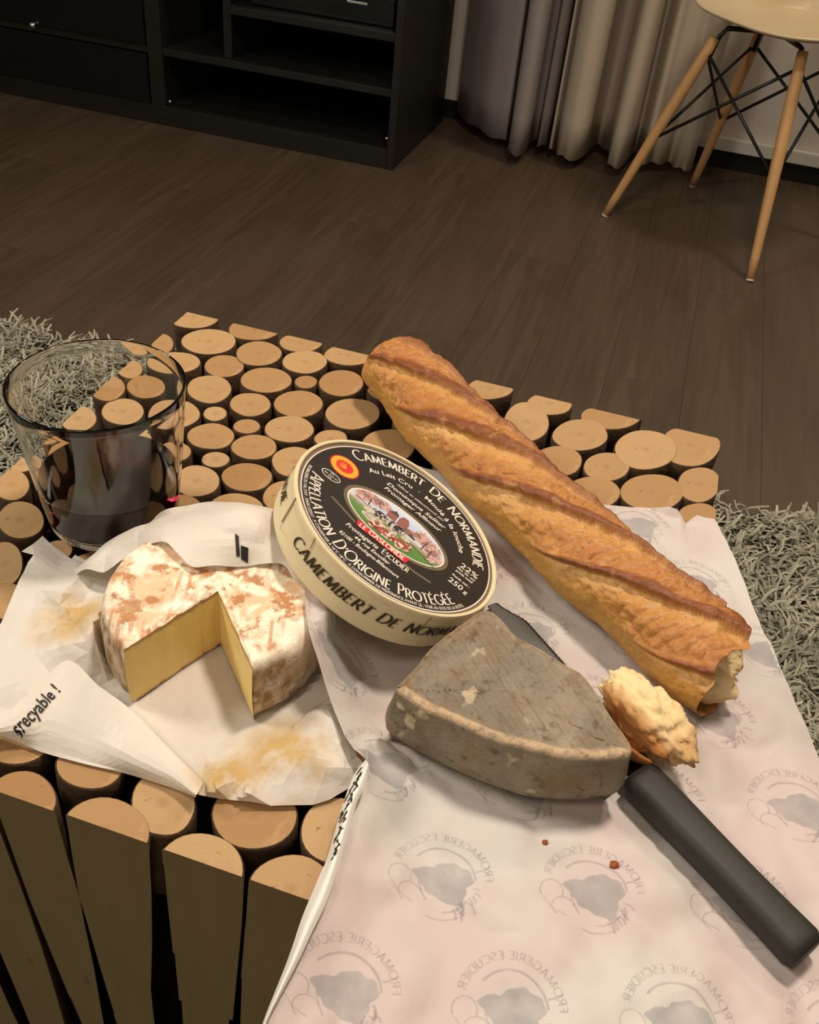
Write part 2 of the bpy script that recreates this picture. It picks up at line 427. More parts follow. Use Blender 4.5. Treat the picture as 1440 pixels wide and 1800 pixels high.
vo = m.n('ShaderNodeTexVoronoi', Scale=20.0, feature='F1'); wv_ = m.mix(.035, m.co.outputs['Object'], m.n('ShaderNodeTexNoise', Scale=9.0).outputs['Color']); m.t.links.new(wv_, vo.inputs['Vector'])
m.col(c).bump(m.math('ADD', vo.outputs['Distance'], m.math('MULTIPLY', m.noise(60, 2), .12)), .20, .005)
m.set(Roughness=.45)
tr = m.t.nodes.new('ShaderNodeBsdfTranslucent'); m.put(tr.inputs[0], c)
mx = m.t.nodes.new('ShaderNodeMixShader'); mx.inputs[0].default_value = .22
m.t.links.new(m.b.outputs[0], mx.inputs[1]); m.t.links.new(tr.outputs[0], mx.inputs[2])
m.t.links.new(mx.outputs[0], m.t.nodes['Material Output'].inputs[0])
M_WRAP = m.m
m = M('printed_deli_paper', .48, .3)
c = m.mix(m.ramp(m.noise(11, 3), (.42, 0.0), (.58, 1.0)), (.70, .585, .56), (.73, .69, .65))
vo = m.n('ShaderNodeTexVoronoi', Scale=17.0, feature='F1'); wv_ = m.mix(.035, m.co.outputs['Object'], m.n('ShaderNodeTexNoise', Scale=9.0).outputs['Color']); m.t.links.new(wv_, vo.inputs['Vector'])
m.col(c).bump(m.math('ADD', vo.outputs['Distance'], m.math('MULTIPLY', m.noise(60, 2), .12)), .16, .0045)
tr = m.t.nodes.new('ShaderNodeBsdfTranslucent'); m.put(tr.inputs[0], c)
mx = m.t.nodes.new('ShaderNodeMixShader'); mx.inputs[0].default_value = .2
m.t.links.new(m.b.outputs[0], mx.inputs[1]); m.t.links.new(tr.outputs[0], mx.inputs[2])
m.t.links.new(mx.outputs[0], m.t.nodes['Material Output'].inputs[0])
M_SHEET = m.m
M_INK = plain('black_ink', (.02, .017, .015), .55, .2)
M_EDGEW = plain('paper_white_face', (.80, .78, .72), .5, .3)
def faint(name, c, a, scale=160):
    m = M(name, .6, .2); m.col(c)
    tp = m.t.nodes.new('ShaderNodeBsdfTransparent'); mx = m.t.nodes.new('ShaderNodeMixShader')
    m.put(mx.inputs[0], m.ramp(m.noise(scale, 4), (.25, a * .45), (.75, min(1, a * 1.5))))
    m.t.links.new(tp.outputs[0], mx.inputs[1]); m.t.links.new(m.b.outputs[0], mx.inputs[2])
    m.t.links.new(mx.outputs[0], m.t.nodes['Material Output'].inputs[0])
    return m.m
M_SHOW = faint('print_showing_through', (.30, .285, .30), .25)
M_BLOB = faint('print_picture_showing_through', (.36, .37, .39), .34, 90)

def settle(bm, fn):
    for v in bm.verts:
        lo, hi = fn(v.co.x, v.co.y)
        if hi is not None and v.co.z > hi: v.co.z = hi
        if lo is not None and v.co.z < lo: v.co.z = lo
def seg_d(x, y, P):
    best = 9
    for (ax, ay), (bx_, by_) in zip(P[:-1], P[1:]):
        dx_, dy_ = bx_ - ax, by_ - ay; t = max(0, min(1, ((x - ax) * dx_ + (y - ay) * dy_) / (dx_ * dx_ + dy_ * dy_)))
        best = min(best, math.hypot(x - ax - dx_ * t, y - ay - dy_ * t))
    return best
LOAF = [(-.036, .1705), (-.0177, .1560), (.0318, .1045), (.074, .0660), (.1132, .0319), (.150, .0030), (.1856, -.0262), (.2135, -.0455)]
def in_poly(x, y, P):
    r = False
    for i in range(len(P)):
        (x1, y1), (x2, y2) = P[i - 1], P[i]
        if (y1 > y) != (y2 > y) and x < (x2 - x1) * (y - y1) / (y2 - y1) + x1: r = not r
    return r
WEDGE = [(.066, -.126), (.08, -.133), (.104, -.139), (.13, -.139), (.155, -.132), (.171, -.124), (.170, -.117), (.145, -.088), (.10, -.062), (.086, -.062), (.074, -.10)]
BOX_C, BOX_N = Vector((.0396, -.0313, .4997)), Vector((.4257817, .15137758, .8920733)).normalized()
def box_floor(x, y):
    """height of the underside of the leaning box above (x, y), or None"""
    b = BOX_C - BOX_N * .0255; z = b.z - (BOX_N.x * (x - b.x) + BOX_N.y * (y - b.y)) / BOX_N.z
    q = Vector((x, y, z)) - b
    return z if q.length < .0605 else None
def wrap_limits(x, y):
    if math.hypot(x + .0286, y + .0969) < .0545: return None, TZ + .0022
    if math.hypot(x + .1235, y + .0335) < .0365: return None, TZ + .0028
    z = box_floor(x, y)
    return None, z
def sheet_limits(x, y):
    hi = None; lo = None
    if seg_d(x, y, LOAF) < .027 or in_poly(x, y, WEDGE) or seg_d(x, y, [(.170, -.100), (.252, -.170)]) < .014 or math.hypot(x - .173, y + .084) < .020: hi = TZ + .0022
    if seg_d(x, y, [(.180, -.1085), (.0905, -.0245)]) < .013: hi = TZ + .0022
    w = drape(BVW, x, y, .0012)
    if w is not None: lo = w[2]
    if math.hypot(x + .0286, y + .0969) < .0560: lo = max(lo or 0, TZ + .0408)
    z = box_floor(x, y)
    if z is not None: hi = z if hi is None else min(hi, z)
    if lo is not None and hi is not None and lo > hi: lo = hi
    return lo, hi
def drape(bvh, x, y, lift=.0005):
    h = bvh.ray_cast(Vector((x, y, 2)), Vector((0, 0, -1)))
    return None if h[0] is None else (x, y, h[0].z + lift)
WR = {"main":[[-0.1503,-0.0806,0.004],[-0.1487,-0.073,0.004],[-0.1489,-0.0643,0.003],[-0.1393,-0.0685,0.002],[-0.1255,-0.074,0.002],[-0.117,-0.074,0.003],[-0.1075,-0.0676,0.003],[-0.075,-0.062,0.001],[-0.055,-0.046,0.001],[-0.0286,-0.04,0.001],[0.003,-0.052,0.001],[0.026,-0.078,0.001],[0.0414,-0.1139,0.004],[0.0582,-0.1393,0.006],[0.0641,-0.1433,0.006],[0.0606,-0.1528,0.003],[0.0578,-0.1562,0.002],[0.0539,-0.1608,0.001],[0.0481,-0.1656,0.001],[0.0319,-0.1723,0.001],[0.0142,-0.1754,0.001],[0.002,-0.1783,0.001],[-0.0327,-0.1758,0.001],[-0.0692,-0.181,0.001],[-0.0926,-0.1798,0.001],[-0.1093,-0.1803,0.001],[-0.1277,-0.1652,0.003],[-0.128,-0.1469,0.003],[-0.1293,-0.1279,0.004],[-0.1326,-0.1195,0.003],[-0.1372,-0.1007,0.006],[-0.1418,-0.0868,0.005],[-0.1412,-0.0825,0.006],[0.0089,-0.1757,0.008],[0.021,-0.1742,0.009],[0.0321,-0.1726,0.009],[0.044,-0.1684,0.009],[0.0538,-0.1611,0.008],[-0.0271,-0.1006,0.001],[-0.0311,-0.1252,0.001],[-0.0143,-0.1295,0.001],[-0.0288,-0.1457,0.001],[0.0006,-0.1485,0.002],[-0.0041,-0.1608,0.003],[0.0126,-0.1447,0.003],[0.0219,-0.1532,0.006],[0.0234,-0.1381,0.004],[0.0357,-0.1548,0.011],[0.0409,-0.1418,0.013],[0.0432,-0.131,0.016],[0.0499,-0.1376,0.012],[0.036,-0.1227,0.015],[0.0489,-0.1521,0.01],[0.0177,-0.1618,0.003],[0.0557,-0.1495,0.01],[0.037,-0.1102,0.008],[-0.1248,-0.1058,0.008],[-0.1282,-0.0869,0.006],[-0.108,-0.1056,0.014],[-0.1114,-0.0868,0.008],[-0.1019,-0.0974,0.005],[-0.1051,-0.1168,0.006],[-0.1089,-0.1245,0.008],[-0.0927,-0.1201,0.012],[-0.0823,-0.1193,0.02],[-0.0785,-0.1321,0.016],[-0.0909,-0.1369,0.012],[-0.1009,-0.1409,0.008],[-0.0754,-0.1289,0.014],[-0.0722,-0.1369,0.008],[-0.0969,-0.1558,0.006],[-0.0843,-0.149,0.004],[-0.0642,-0.1392,0.0015],[-0.1117,-0.1432,0.006],[-0.0999,-0.1648,0.003],[-0.111,-0.1657,0.003],[-0.0867,-0.1631,0.003]],"n":33,"flap":[[[-0.1074,-0.1829,0.451],[-0.0915,-0.1813,0.451],[-0.076,-0.182,0.451],[-0.0684,-0.1823,0.451],[-0.0499,-0.1811,0.451],[-0.0315,-0.1793,0.451],[-0.0135,-0.1788,0.451],[0.0008,-0.179,0.451]],[[-0.099,-0.1906,0.458],[-0.0879,-0.185,0.46],[-0.0767,-0.1767,0.458],[-0.071,-0.1713,0.46],[-0.0514,-0.1716,0.458],[-0.0318,-0.1754,0.46],[-0.0119,-0.1774,0.458],[0.0037,-0.183,0.46]],[[-0.0965,-0.1943,0.46],[-0.0903,-0.1796,0.462],[-0.085,-0.1625,0.464],[-0.079,-0.1454,0.468],[-0.0593,-0.1518,0.466],[-0.038,-0.1575,0.462],[-0.0166,-0.1669,0.46],[0.0029,-0.1756,0.458]]],"back":[[[-0.1265,-0.0689,0.451],[-0.1136,-0.0708,0.451],[-0.1061,-0.0631,0.451],[-0.0999,-0.0607,0.451],[-0.0873,-0.0578,0.451],[-0.0751,-0.0558,0.451],[-0.0636,-0.0495,0.451],[-0.0529,-0.0429,0.451],[-0.0386,-0.0383,0.451],[-0.0251,-0.0375,0.451],[-0.0143,-0.0392,0.451],[-0.0005,-0.0449,0.451],[0.0093,-0.0508,0.451],[0.0171,-0.0513,0.451]],[[-0.1265,-0.0739,0.4518],[-0.1136,-0.0758,0.4548],[-0.1061,-0.0681,0.4608],[-0.0999,-0.0657,0.4644],[-0.0873,-0.0628,0.4704],[-0.0751,-0.0623,0.491],[-0.0636,-0.05,0.491],[-0.0529,-0.0434,0.491],[-0.0386,-0.0388,0.491],[-0.0251,-0.038,0.491],[-0.0143,-0.0397,0.491],[-0.0005,-0.0454,0.4893],[0.0093,-0.0525,0.4858],[0.0171,-0.0612,0.4836]],[[-0.1265,-0.0789,0.453],[-0.1136,-0.0808,0.458],[-0.1061,-0.0731,0.468],[-0.0999,-0.0707,0.474],[-0.0873,-0.0678,0.484],[-0.0751,-0.0658,0.491],[-0.0636,-0.0631,0.496],[-0.0529,-0.0595,0.499],[-0.0386,-0.0572,0.502],[-0.0251,-0.057,0.503],[-0.0143,-0.0561,0.4977],[-0.0005,-0.0586,0.4915],[0.0093,-0.0608,0.4872],[0.0171,-0.0613,0.4836]],[[-0.1266,-0.0818,0.4545],[-0.1155,-0.0836,0.4586],[-0.1065,-0.0803,0.468],[-0.0963,-0.0796,0.474],[-0.0847,-0.0755,0.484],[-0.0701,-0.0735,0.4928],[-0.0583,-0.0752,0.4962],[-0.0478,-0.0758,0.4983],[-0.0355,-0.0718,0.5003],[-0.0237,-0.0689,0.501],[-0.0132,-0.0662,0.4973],[-0.0023,-0.0664,0.493],[0.0074,-0.0721,0.49],[0.0141,-0.0722,0.4869]],[[-0.1268,-0.0847,0.453],[-0.1174,-0.0864,0.455],[-0.1069,-0.0875,0.463],[-0.0927,-0.0885,0.469],[-0.082,-0.0832,0.479],[-0.065,-0.0812,0.4915],[-0.0529,-0.0873,0.4915],[-0.0427,-0.0921,0.4915],[-0.0323,-0.0864,0.4915],[-0.0223,-0.0809,0.4915],[-0.0121,-0.0762,0.4915],[-0.0042,-0.0742,0.4915],[0.0055,-0.0833,0.4915],[0.0111,-0.0831,0.4901]]],"txt":[[-0.0814,-0.1908],[-0.0739,-0.1586]],"marks":[[[-0.0311,-0.071],[-0.0289,-0.0718],[-0.0249,-0.079],[-0.0264,-0.0796]],[[-0.0262,-0.0751],[-0.0226,-0.0745],[-0.0206,-0.0794],[-0.0241,-0.0795]]]}
bm = resample_sheet(WR['main'], WR['n'], .006, .0030, 4)
settle(bm, wrap_limits)
Gm = geo_of(bm); bm.free()
Gflap = strip_grid(WR['flap'], 5, 4, 3, .0012)
Gback = strip_grid(WR['back'], 5, 5, 8, .0020)
V, F = join_geo([Gm, Gflap, Gback])
BVW = BVHTree.FromPolygons(V, F)
wrap = obj('wrapping_paper', mesh('wrapping_paper', V, F, M_WRAP, False))
tag(wrap, 'crumpled white greaseproof wrapper opened out under the cut cheese, printed and stained', 'paper')

SH = {"main":[[-0.0455,0.0793,0.002],[-0.0312,0.0374,0.004],[-0.0141,-0.0112,0.012],[0.0005,-0.0541,0.0405],[0.01,-0.0825,0.041],[0.0151,-0.0957,0.042],[0.0228,-0.1097,0.042],[0.0292,-0.1168,0.037],[0.0363,-0.123,0.026],[0.0436,-0.1302,0.02],[0.0513,-0.1385,0.017],[0.0578,-0.1441,0.016],[0.0642,-0.1462,0.016],[0.0618,-0.1541,0.014],[0.0619,-0.1672,0.012],[0.0631,-0.1799,0.011],[0.0642,-0.192,0.01],[0.0641,-0.2045,0.01],[0.0641,-0.2157,0.01],[0.065,-0.2282,0.01],[0.0654,-0.2408,0.01],[0.0656,-0.2533,0.01],[0.0661,-0.2681,0.01],[0.135,-0.2575,0.002],[0.2086,-0.2427,0.002],[0.2745,-0.2255,0.002],[0.2818,-0.1362,0.004],[0.2714,-0.0993,0.003],[0.2586,-0.0603,0.003],[0.2452,-0.0181,0.002],[0.2323,0.0189,0.002],[0.2223,0.0483,0.003],[0.2096,0.0865,0.004],[0.2024,0.0998,0.006],[0.1917,0.1,0.005],[0.1863,0.0935,0.001],[0.1793,0.0967,0.007],[0.1742,0.0988,0.006],[0.1527,0.0947,0.003],[0.1333,0.0888,0.002],[0.0794,0.086,0.002],[0.025,0.0829,0.002],[-0.0158,0.0805,0.002],[0.0369,-0.013,0.002],[-0.0023,0.022,0.003],[0.0387,-0.075,0.006],[0.0548,-0.1042,0.003],[0.0397,-0.1017,0.014],[0.0297,-0.0846,0.02],[0.0607,-0.1302,0.008],[0.0691,-0.1475,0.01],[0.0704,-0.166,0.012],[0.0761,-0.1882,0.008],[0.078,-0.2061,0.006],[0.0796,-0.2281,0.006],[0.0815,-0.244,0.006],[0.0868,-0.1526,0.0015],[0.1092,-0.1609,0.001],[0.1299,-0.1455,0.002],[0.1273,-0.1779,0.005],[0.1151,-0.2,0.002],[0.1114,-0.2327,0.004],[0.1252,-0.2207,0.002],[0.1505,-0.1906,0.004],[0.1551,-0.1501,0.002],[0.1678,-0.1405,0.003],[0.1894,-0.1474,0.005],[0.1883,-0.1737,0.002],[0.1745,-0.2038,0.003],[0.2045,-0.1937,0.004],[0.2138,-0.1542,0.001],[0.1999,-0.1187,0.001],[0.2246,-0.14,0.001],[0.2469,-0.1616,0.001],[0.2209,-0.0563,0.006],[0.2065,-0.07,0.003],[0.2353,-0.0918,0.003],[0.2467,-0.1176,0.004],[0.2109,-0.1003,0.002],[0.19,-0.0569,0.001],[0.1504,-0.0334,0.001],[0.115,-0.0047,0.002],[0.1126,-0.0234,0.0015],[0.1332,-0.0221,0.004],[0.1714,-0.0431,0.003]],"n":43,"curl":[[[0.064,-0.1463,0.466],[0.0616,-0.1542,0.464],[0.0617,-0.1673,0.462],[0.0629,-0.18,0.461],[0.064,-0.1921,0.46],[0.0639,-0.2046,0.46],[0.0639,-0.2157,0.46],[0.0648,-0.2282,0.46],[0.0652,-0.2408,0.46],[0.0654,-0.2534,0.46],[0.066,-0.2682,0.46]],[[0.0664,-0.1517,0.472],[0.066,-0.1605,0.471],[0.0657,-0.1712,0.47],[0.0669,-0.1847,0.469],[0.0682,-0.198,0.468],[0.0685,-0.2108,0.468],[0.0679,-0.2215,0.467],[0.068,-0.2336,0.467],[0.0675,-0.2447,0.466],[0.0672,-0.256,0.466],[0.0677,-0.2704,0.466]],[[0.0673,-0.1515,0.47],[0.0686,-0.1608,0.469],[0.0679,-0.1689,0.468],[0.0692,-0.1835,0.467],[0.0706,-0.1984,0.466],[0.0712,-0.2118,0.466],[0.0703,-0.2229,0.465],[0.0696,-0.235,0.465],[0.0684,-0.2452,0.464],[0.0675,-0.2557,0.464],[0.068,-0.2701,0.464]]]}
bm = resample_sheet(SH['main'], SH['n'], .006, .0032, 31)
settle(bm, sheet_limits)
Gs = geo_of(bm); bm.free()
BVS = BVHTree.FromPolygons(Gs[0], Gs[1])
sheet = obj('printed_sheet', mesh('printed_sheet', Gs[0], Gs[1], M_SHEET, True))
tag(sheet, 'large pinkish deli paper with faint mirrored print lying under baguette and grey cheese', 'paper')
Gc = strip_grid(SH['curl'], 5, 4, 17, .0003)
curl = obj('curled_edge', mesh('curled_edge', Gc[0], Gc[1], M_EDGEW, True), sheet)
curl['label'] = 'white rolled-up edge with dark print'

# ------------------------------------------------------------------ skeleton capitals (stems thick, hairlines thin)
def arc(cx, cy, rx, ry, a0, a1, n=14):
    return [(cx + rx * math.cos(math.radians(a0 + (a1 - a0) * i / n)), cy + ry * math.sin(math.radians(a0 + (a1 - a0) * i / n))) for i in range(n + 1)]
GLY = {
 'A': (.76, [[(0, 0), (.39, 1)], [(.37, 1), (.76, 0)], [(.15, .34), (.62, .34)]], [(0, 0), (.76, 0)]),
 'B': (.58, [[(.07, 0), (.07, 1)], [(.07, 1), (.28, 1)] + arc(.28, .76, .22, .24, 90, -90)[1:] + [(.07, .52)], [(.28, .52)] + arc(.30, .26, .26, .26, 90, -90) + [(.07, 0)]], [(.07, 0), (.07, 1)]),
 'C': (.80, [arc(.46, .5, .44, .5, 48, 312, 24)], []),
 'D': (.78, [[(.07, 0), (.07, 1)], [(.07, 1), (.30, 1)] + arc(.30, .5, .44, .5, 90, -90, 20)[1:] + [(.07, 0)]], [(.07, 0), (.07, 1)]),
 'E': (.54, [[(.07, 0), (.07, 1)], [(.07, 1), (.52, 1)], [(.07, .52), (.45, .52)], [(.07, 0), (.54, 0)]], [(.07, 0), (.07, 1)]),
 'F': (.52, [[(.07, 0), (.07, 1)], [(.07, 1), (.52, 1)], [(.07, .52), (.45, .52)]], [(.07, 0), (.07, 1)]),
 'G': (.84, [arc(.46, .5, .44, .5, 48, 305, 24), [(.80, .44), (.80, .06)], [(.58, .44), (.80, .44)]], []),
 'I': (.14, [[(.07, 0), (.07, 1)]], [(.07, 0), (.07, 1)]),
 'L': (.50, [[(.07, 0), (.07, 1)], [(.07, 0), (.50, 0)]], [(.07, 0), (.07, 1)]),
 'M': (.98, [[(.08, 0), (.16, 1)], [(.15, 1), (.50, .08)], [(.48, .08), (.82, 1)], [(.82, 1), (.92, 0)]], [(.08, 0), (.92, 0)]),
 'N': (.78, [[(.08, 0), (.08, 1)], [(.07, 1), (.70, 0)], [(.70, 0), (.70, 1)]], [(.08, 0), (.70, 1)]),
 'O': (.94, [arc(.47, .5, .46, .5, 0, 360, 32)], []),
 'P': (.54, [[(.07, 0), (.07, 1)], [(.07, 1), (.28, 1)] + arc(.28, .74, .24, .26, 90, -90)[1:] + [(.07, .48)]], [(.07, 0), (.07, 1)]),
 'R': (.62, [[(.07, 0), (.07, 1)], [(.07, 1), (.28, 1)] + arc(.28, .74, .24, .26, 90, -90)[1:] + [(.07, .48)], [(.28, .48), (.62, 0)]], [(.07, 0), (.07, 1), (.62, 0)]),
 'S': (.52, [arc(.28, .76, .22, .24, 40, 270, 14) + arc(.26, .26, .24, .26, 90, -140, 14)[1:]], []),
 'T': (.66, [[(.33, 0), (.33, 1)], [(0, 1), (.66, 1)]], [(.33, 0)]),
 'U': (.68, [[(.07, 1), (.07, .36)] + arc(.34, .36, .27, .36, 180, 360)[1:] + [(.61, 1)]], [(.07, 1), (.61, 1)]),
 "'": (.12, [[(.09, 1.0), (.04, .76)]], []),
 '.': (.12, [[(.06, 0), (.06, .10)]], []),
}
def stroke(pts, thick, thin):
    P = np.array(pts, float); V = []; F = []
    closed = np.allclose(P[0], P[-1]) and len(P) > 3
    for i, p in enumerate(P):
        a = P[i - 1] if i else (P[-2] if closed else p); b = P[i + 1] if i < len(P) - 1 else (P[1] if closed else p)
        d = b - a; d /= max(1e-9, np.hypot(*d)); w = (thin + (thick - thin) * abs(d[1]) ** 1.3) / 2
        n = np.array([-d[1], d[0]])
        V += [tuple(p + n * w), tuple(p - n * w)]
    for i in range(len(P) - 1): F.append((2 * i, 2 * i + 1, 2 * i + 3, 2 * i + 2))
    return V, F
def caps(text, size, small=.80, thick=.15, thin=.075, gap=.17, space=.42, serif=False, narrow=1.0):
    """first letter of every word tall, the others small; returns 2-D geometry and width"""
    parts = []; x = 0; first = True
    for ch in text:
        if ch == ' ': x += space * size * narrow; first = True; continue
        acc = ch in 'ÉÈÀ'; b = {'É': 'E', 'È': 'E', 'À': 'A'}.get(ch, ch)
        w, st, sf = GLY[b]; s = size if first else size * small
        if ch != "'": first = False
        else: first = True
        k = size / s
        for q in st:
            V, F = stroke(q, thick * k if not first else thick, thin * k if not first else thin)
            parts.append(([(x + p[0] * s * narrow, p[1] * s) for p in V], F))
        if serif:
            for (sx, sy) in sf:
                y0, y1 = (0, .045) if sy == 0 else (.955, 1)
                parts.append(([(x + (sx - .15) * s * narrow, y0 * s), (x + (sx + .15) * s * narrow, y0 * s), (x + (sx + .15) * s * narrow, y1 * s), (x + (sx - .15) * s * narrow, y1 * s)], [(0, 1, 2, 3)]))
        if acc: parts.append(([(x + .24 * s, 1.08 * s), (x + .33 * s, 1.08 * s), (x + .46 * s, 1.28 * s), (x + .33 * s, 1.28 * s)], [(0, 1, 2, 3)]))
        x += (w * s + gap * size * .8) * narrow
    V, F = join_geo(parts)
    return V, F, x - gap * size * .8 * narrow
def text2d(body, size, shear=0.0, bold=0.0, wscale=1.0):
    cu = bpy.data.curves.new('t', 'FONT'); cu.body = body; cu.size = size; cu.shear = shear; cu.offset = bold; cu.resolution_u = 3
    o = bpy.data.objects.new('t', cu); COL.objects.link(o)
    bpy.context.view_layer.update()
    me = bpy.data.meshes.new_from_object(o.evaluated_get(bpy.context.evaluated_depsgraph_get()))
    V = [(v.co.x * wscale, v.co.y) for v in me.vertices]; F = [tuple(p.vertices) for p in me.polygons]
    bpy.data.objects.remove(o); bpy.data.curves.remove(cu); bpy.data.meshes.remove(me)
    w = max([v[0] for v in V] or [0]); x0 = min([v[0] for v in V] or [0])
    return [(v[0] - x0, v[1]) for v in V], F, w - x0
def on_arc(V, w, r, a0, a1, inward=False):
    """bend a line of text round a circle between two angles (degrees); top text runs clockwise, bottom text counter-clockwise"""
    out = []
    for x, y in V:
        a = math.radians(a0 + (a1 - a0) * x / w)
        rr = r + (y if a1 < a0 else -y)
        out.append((rr * math.cos(a), rr * math.sin(a)))
    return out

# mirrored print of the deli paper, seen through from the other side
def logo(cx, cy, rot, sc):
    ca, sa = math.cos(rot), math.sin(rot)
    out = {}
    def put(kind, V, F):
        W_ = []
        for x, y in V:
            x, y = -x * sc * .001, y * sc * .001
            d = drape(BVS, cx + x * ca - y * sa, cy + x * sa + y * ca, .0004 if kind else .0003)
            W_.append(d)
        F = [f for f in F if all(W_[i] is not None for i in f)]
        W_ = [w if w else (0, 0, 0) for w in W_]
        out.setdefault(kind, []).append((W_, F))
    V, F, w = caps('FROMAGERIE ESCUDIER', 3.1, 1.0, .17, .10, .22)
    put(1, on_arc(V, w, 17.5, 172, 12), F)
    for r_, a0, a1, t in ((13.6, 170, 35, .9), (13.2, 262, 215, .8), (16.5, 285, 230, .4)):
        V, F = stroke(arc(0, 0, r_, r_, a0, a1, 26), t, t); put(1, V, F)
    for q, t in ((arc(16.5, -3, 4.6, 4.6, -30, 200, 16), .5), (arc(11.5, -8.5, 4.6, 4.0, -60, 160, 16), .45), ([(20, -6), (16, -9.5), (10, -12)], .4), ([(9, -3), (7, -7), (5, -10)], .6)):
        V, F = stroke(q, t, t); put(1, V, F)
    rr = random.Random(int(cx * 1e4) + 77)
    for k in range(9):
        a = math.radians(180 + 10 + k * 6.5); r0 = 12.5 + rr.uniform(-1, 1.5); L = rr.uniform(2.5, 6)
        d = a + rr.uniform(-.5, .9)
        x, y = r0 * math.cos(a), r0 * math.sin(a)
        V, F = stroke([(x, y), (x + L * .55 * math.cos(d), y + L * .55 * math.sin(d)), (x + L * math.cos(d + .3), y + L * math.sin(d + .3))], 1.0, .5); put(1, V, F)
    V, F = stroke([(-13, 6), (-16, 7.2), (-18.5, 9)], .8, .5); put(1, V, F)
    # the picture: a shaggy animal's head, only a grey shape from this side
    N, K = 40, 5; V = [(0, -.5)]; F = []
    for k in range(1, K + 1):
        for i in range(N):
            a = 2 * math.pi * i / N
            r_ = (10.2 + 1.0 * math.sin(3 * a + 1) + .8 * math.sin(5 * a) + .5 * math.sin(11 * a)) * k / K
            x, y = r_ * math.cos(a) * 1.12, r_ * math.sin(a) * (.80 - .18 * math.cos(a))
            V.append((x - 1, y - .5))
    for i in range(N): F.append((0, 1 + i, 1 + (i + 1) % N))
    for k in range(K - 1):
        for i in range(N):
            a, b = 1 + k * N + i, 1 + k * N + (i + 1) % N
            F.append((a, a + N, b + N, b))
    put(0, V, F)
    return out
ink, blob = [], []
for i in range(-4, 6):
    for j in range(-3, 7):
        cx = .1085 + .0585 * i + .0215 * j; cy = -.180 + .0155 * i + .0545 * j
        if drape(BVS, cx, cy) is None: continue
        L = logo(cx, cy, math.radians(8), 1.0)
        V, F = join_geo(L[1])
        if not F: continue
        em = obj('printed_emblem', mesh('printed_emblem', V, F, M_SHOW), sheet)
        V, F = join_geo(L[0])
        if F: obj('emblem_picture', mesh('emblem_picture', V, F, M_BLOB), em)
# dark print on the curled edge
BVC = BVHTree.FromPolygons(Gc[0], Gc[1])
parts = []
for k in range(26):
    t = .03 + .36 * k / 26 + RNG.uniform(0, .01)
    i = int(t * len(SH['curl'][0]) * 1.0)
    row = catmull(SH['curl'][0], 20); p = row[int(t * (len(row) - 1))]; q = catmull(SH['curl'][-1], 20)[int(t * (len(row) - 1))]
    u = RNG.uniform(.05, .55)
    c_ = p + (q - p) * u
    s_ = RNG.uniform(.0008, .0022)
    V, F = stroke([(c_[0], c_[1] - s_), (c_[0] + s_ * .5, c_[1]), (c_[0] + s_ * RNG.uniform(-.5, .8), c_[1] + s_)], .0009, .0005)
    W_ = [drape(BVC, x, y, .0004) for x, y in V]
    if all(w is not None for w in W_): parts.append((W_, F))
if parts:
    V, F = join_geo(parts); obj('print', mesh('print', V, F, M_INK), sheet)
# print on the wrapper flap and the little dark marks of the back fold
BVF = BVHTree.FromPolygons(Gflap[0], Gflap[1])
V, F, w = text2d('er esrecyable !', .0088, .15, .00012, 1.0)
p1 = np.array(WR['txt'][1]); p0 = np.array(WR['txt'][0]); d = (p1 - p0) / np.hypot(*(p1 - p0)); nrm = np.array([-d[1], d[0]])
W_ = []
for x, y in V:
    q = p1 + d * (x - w) * (np.hypot(*(p1 - p0)) * 1.02 / w) + nrm * y
    W_.append(drape(BVF, q[0], q[1], .0005))
F = [f for f in F if all(W_[i] is not None for i in f)]
V = [w_ if w_ else (0, 0, 0) for w_ in W_]
obj('lettering', mesh('lettering', V, F, M_INK), wrap)
BVB = BVHTree.FromPolygons(Gback[0], Gback[1])
parts = []
for quad in WR['marks']:
    q = np.array(quad); n_ = 6; V = []
    for i in range(n_ + 1):
        for j in range(n_ + 1):
            u, w = i / n_, j / n_
            p = q[0] * (1 - u) * (1 - w) + q[1] * u * (1 - w) + q[2] * u * w + q[3] * (1 - u) * w
            V.append(drape(BVB, p[0], p[1], .0007))
    F = [(i * (n_ + 1) + j, (i + 1) * (n_ + 1) + j, (i + 1) * (n_ + 1) + j + 1, i * (n_ + 1) + j + 1) for i in range(n_) for j in range(n_)]
    F = [f for f in F if all(V[k] is not None for k in f)]
    parts.append(([v if v else (0, 0, 0) for v in V], F))
if parts:
    V, F = join_geo(parts); obj('print', mesh('print', V, F, M_INK), wrap)

# ------------------------------------------------------------------ cut camembert
m = M('camembert_rind', .62, .3)
big = m.noise(72, 5, .65, None, .8)
c = m.mix(m.ramp(big, (.44, 0.0), (.56, 1.0)), (.92, .84, .66), (.84, .55, .35))
c = m.mix(m.ramp(m.noise(85, 5, .65, m.vec((1, 1, 1), (0, 0, 1.0))), (.50, 0.0), (.585, .95)), c, (.47, .215, .08))
wv = m.n('ShaderNodeTexWave', Scale=95.0, Distortion=3.0, Detail=2.0); m.t.links.new(m.vec((1, .25, 1), (0, 0, -.9)), wv.inputs[0])
marks = m.math('MULTIPLY', m.ramp(wv.outputs['Fac'], (.62, 0.0), (.85, 1.0)), m.ramp(m.noise(48, 2), (.50, 0.0), (.60, .75)))
c = m.mix(marks, c, (.55, .25, .12))
c = m.mix(m.ramp(m.noise(420, 2), (.70, 0.0), (.76, .8)), c, (.33, .15, .06))
c = m.mix(m.ramp(m.noise(33, 3, .5, m.vec((1, 1, 1), (0, 0, 2))), (.53, 0.0), (.60, .9)), c, (.95, .90, .74))
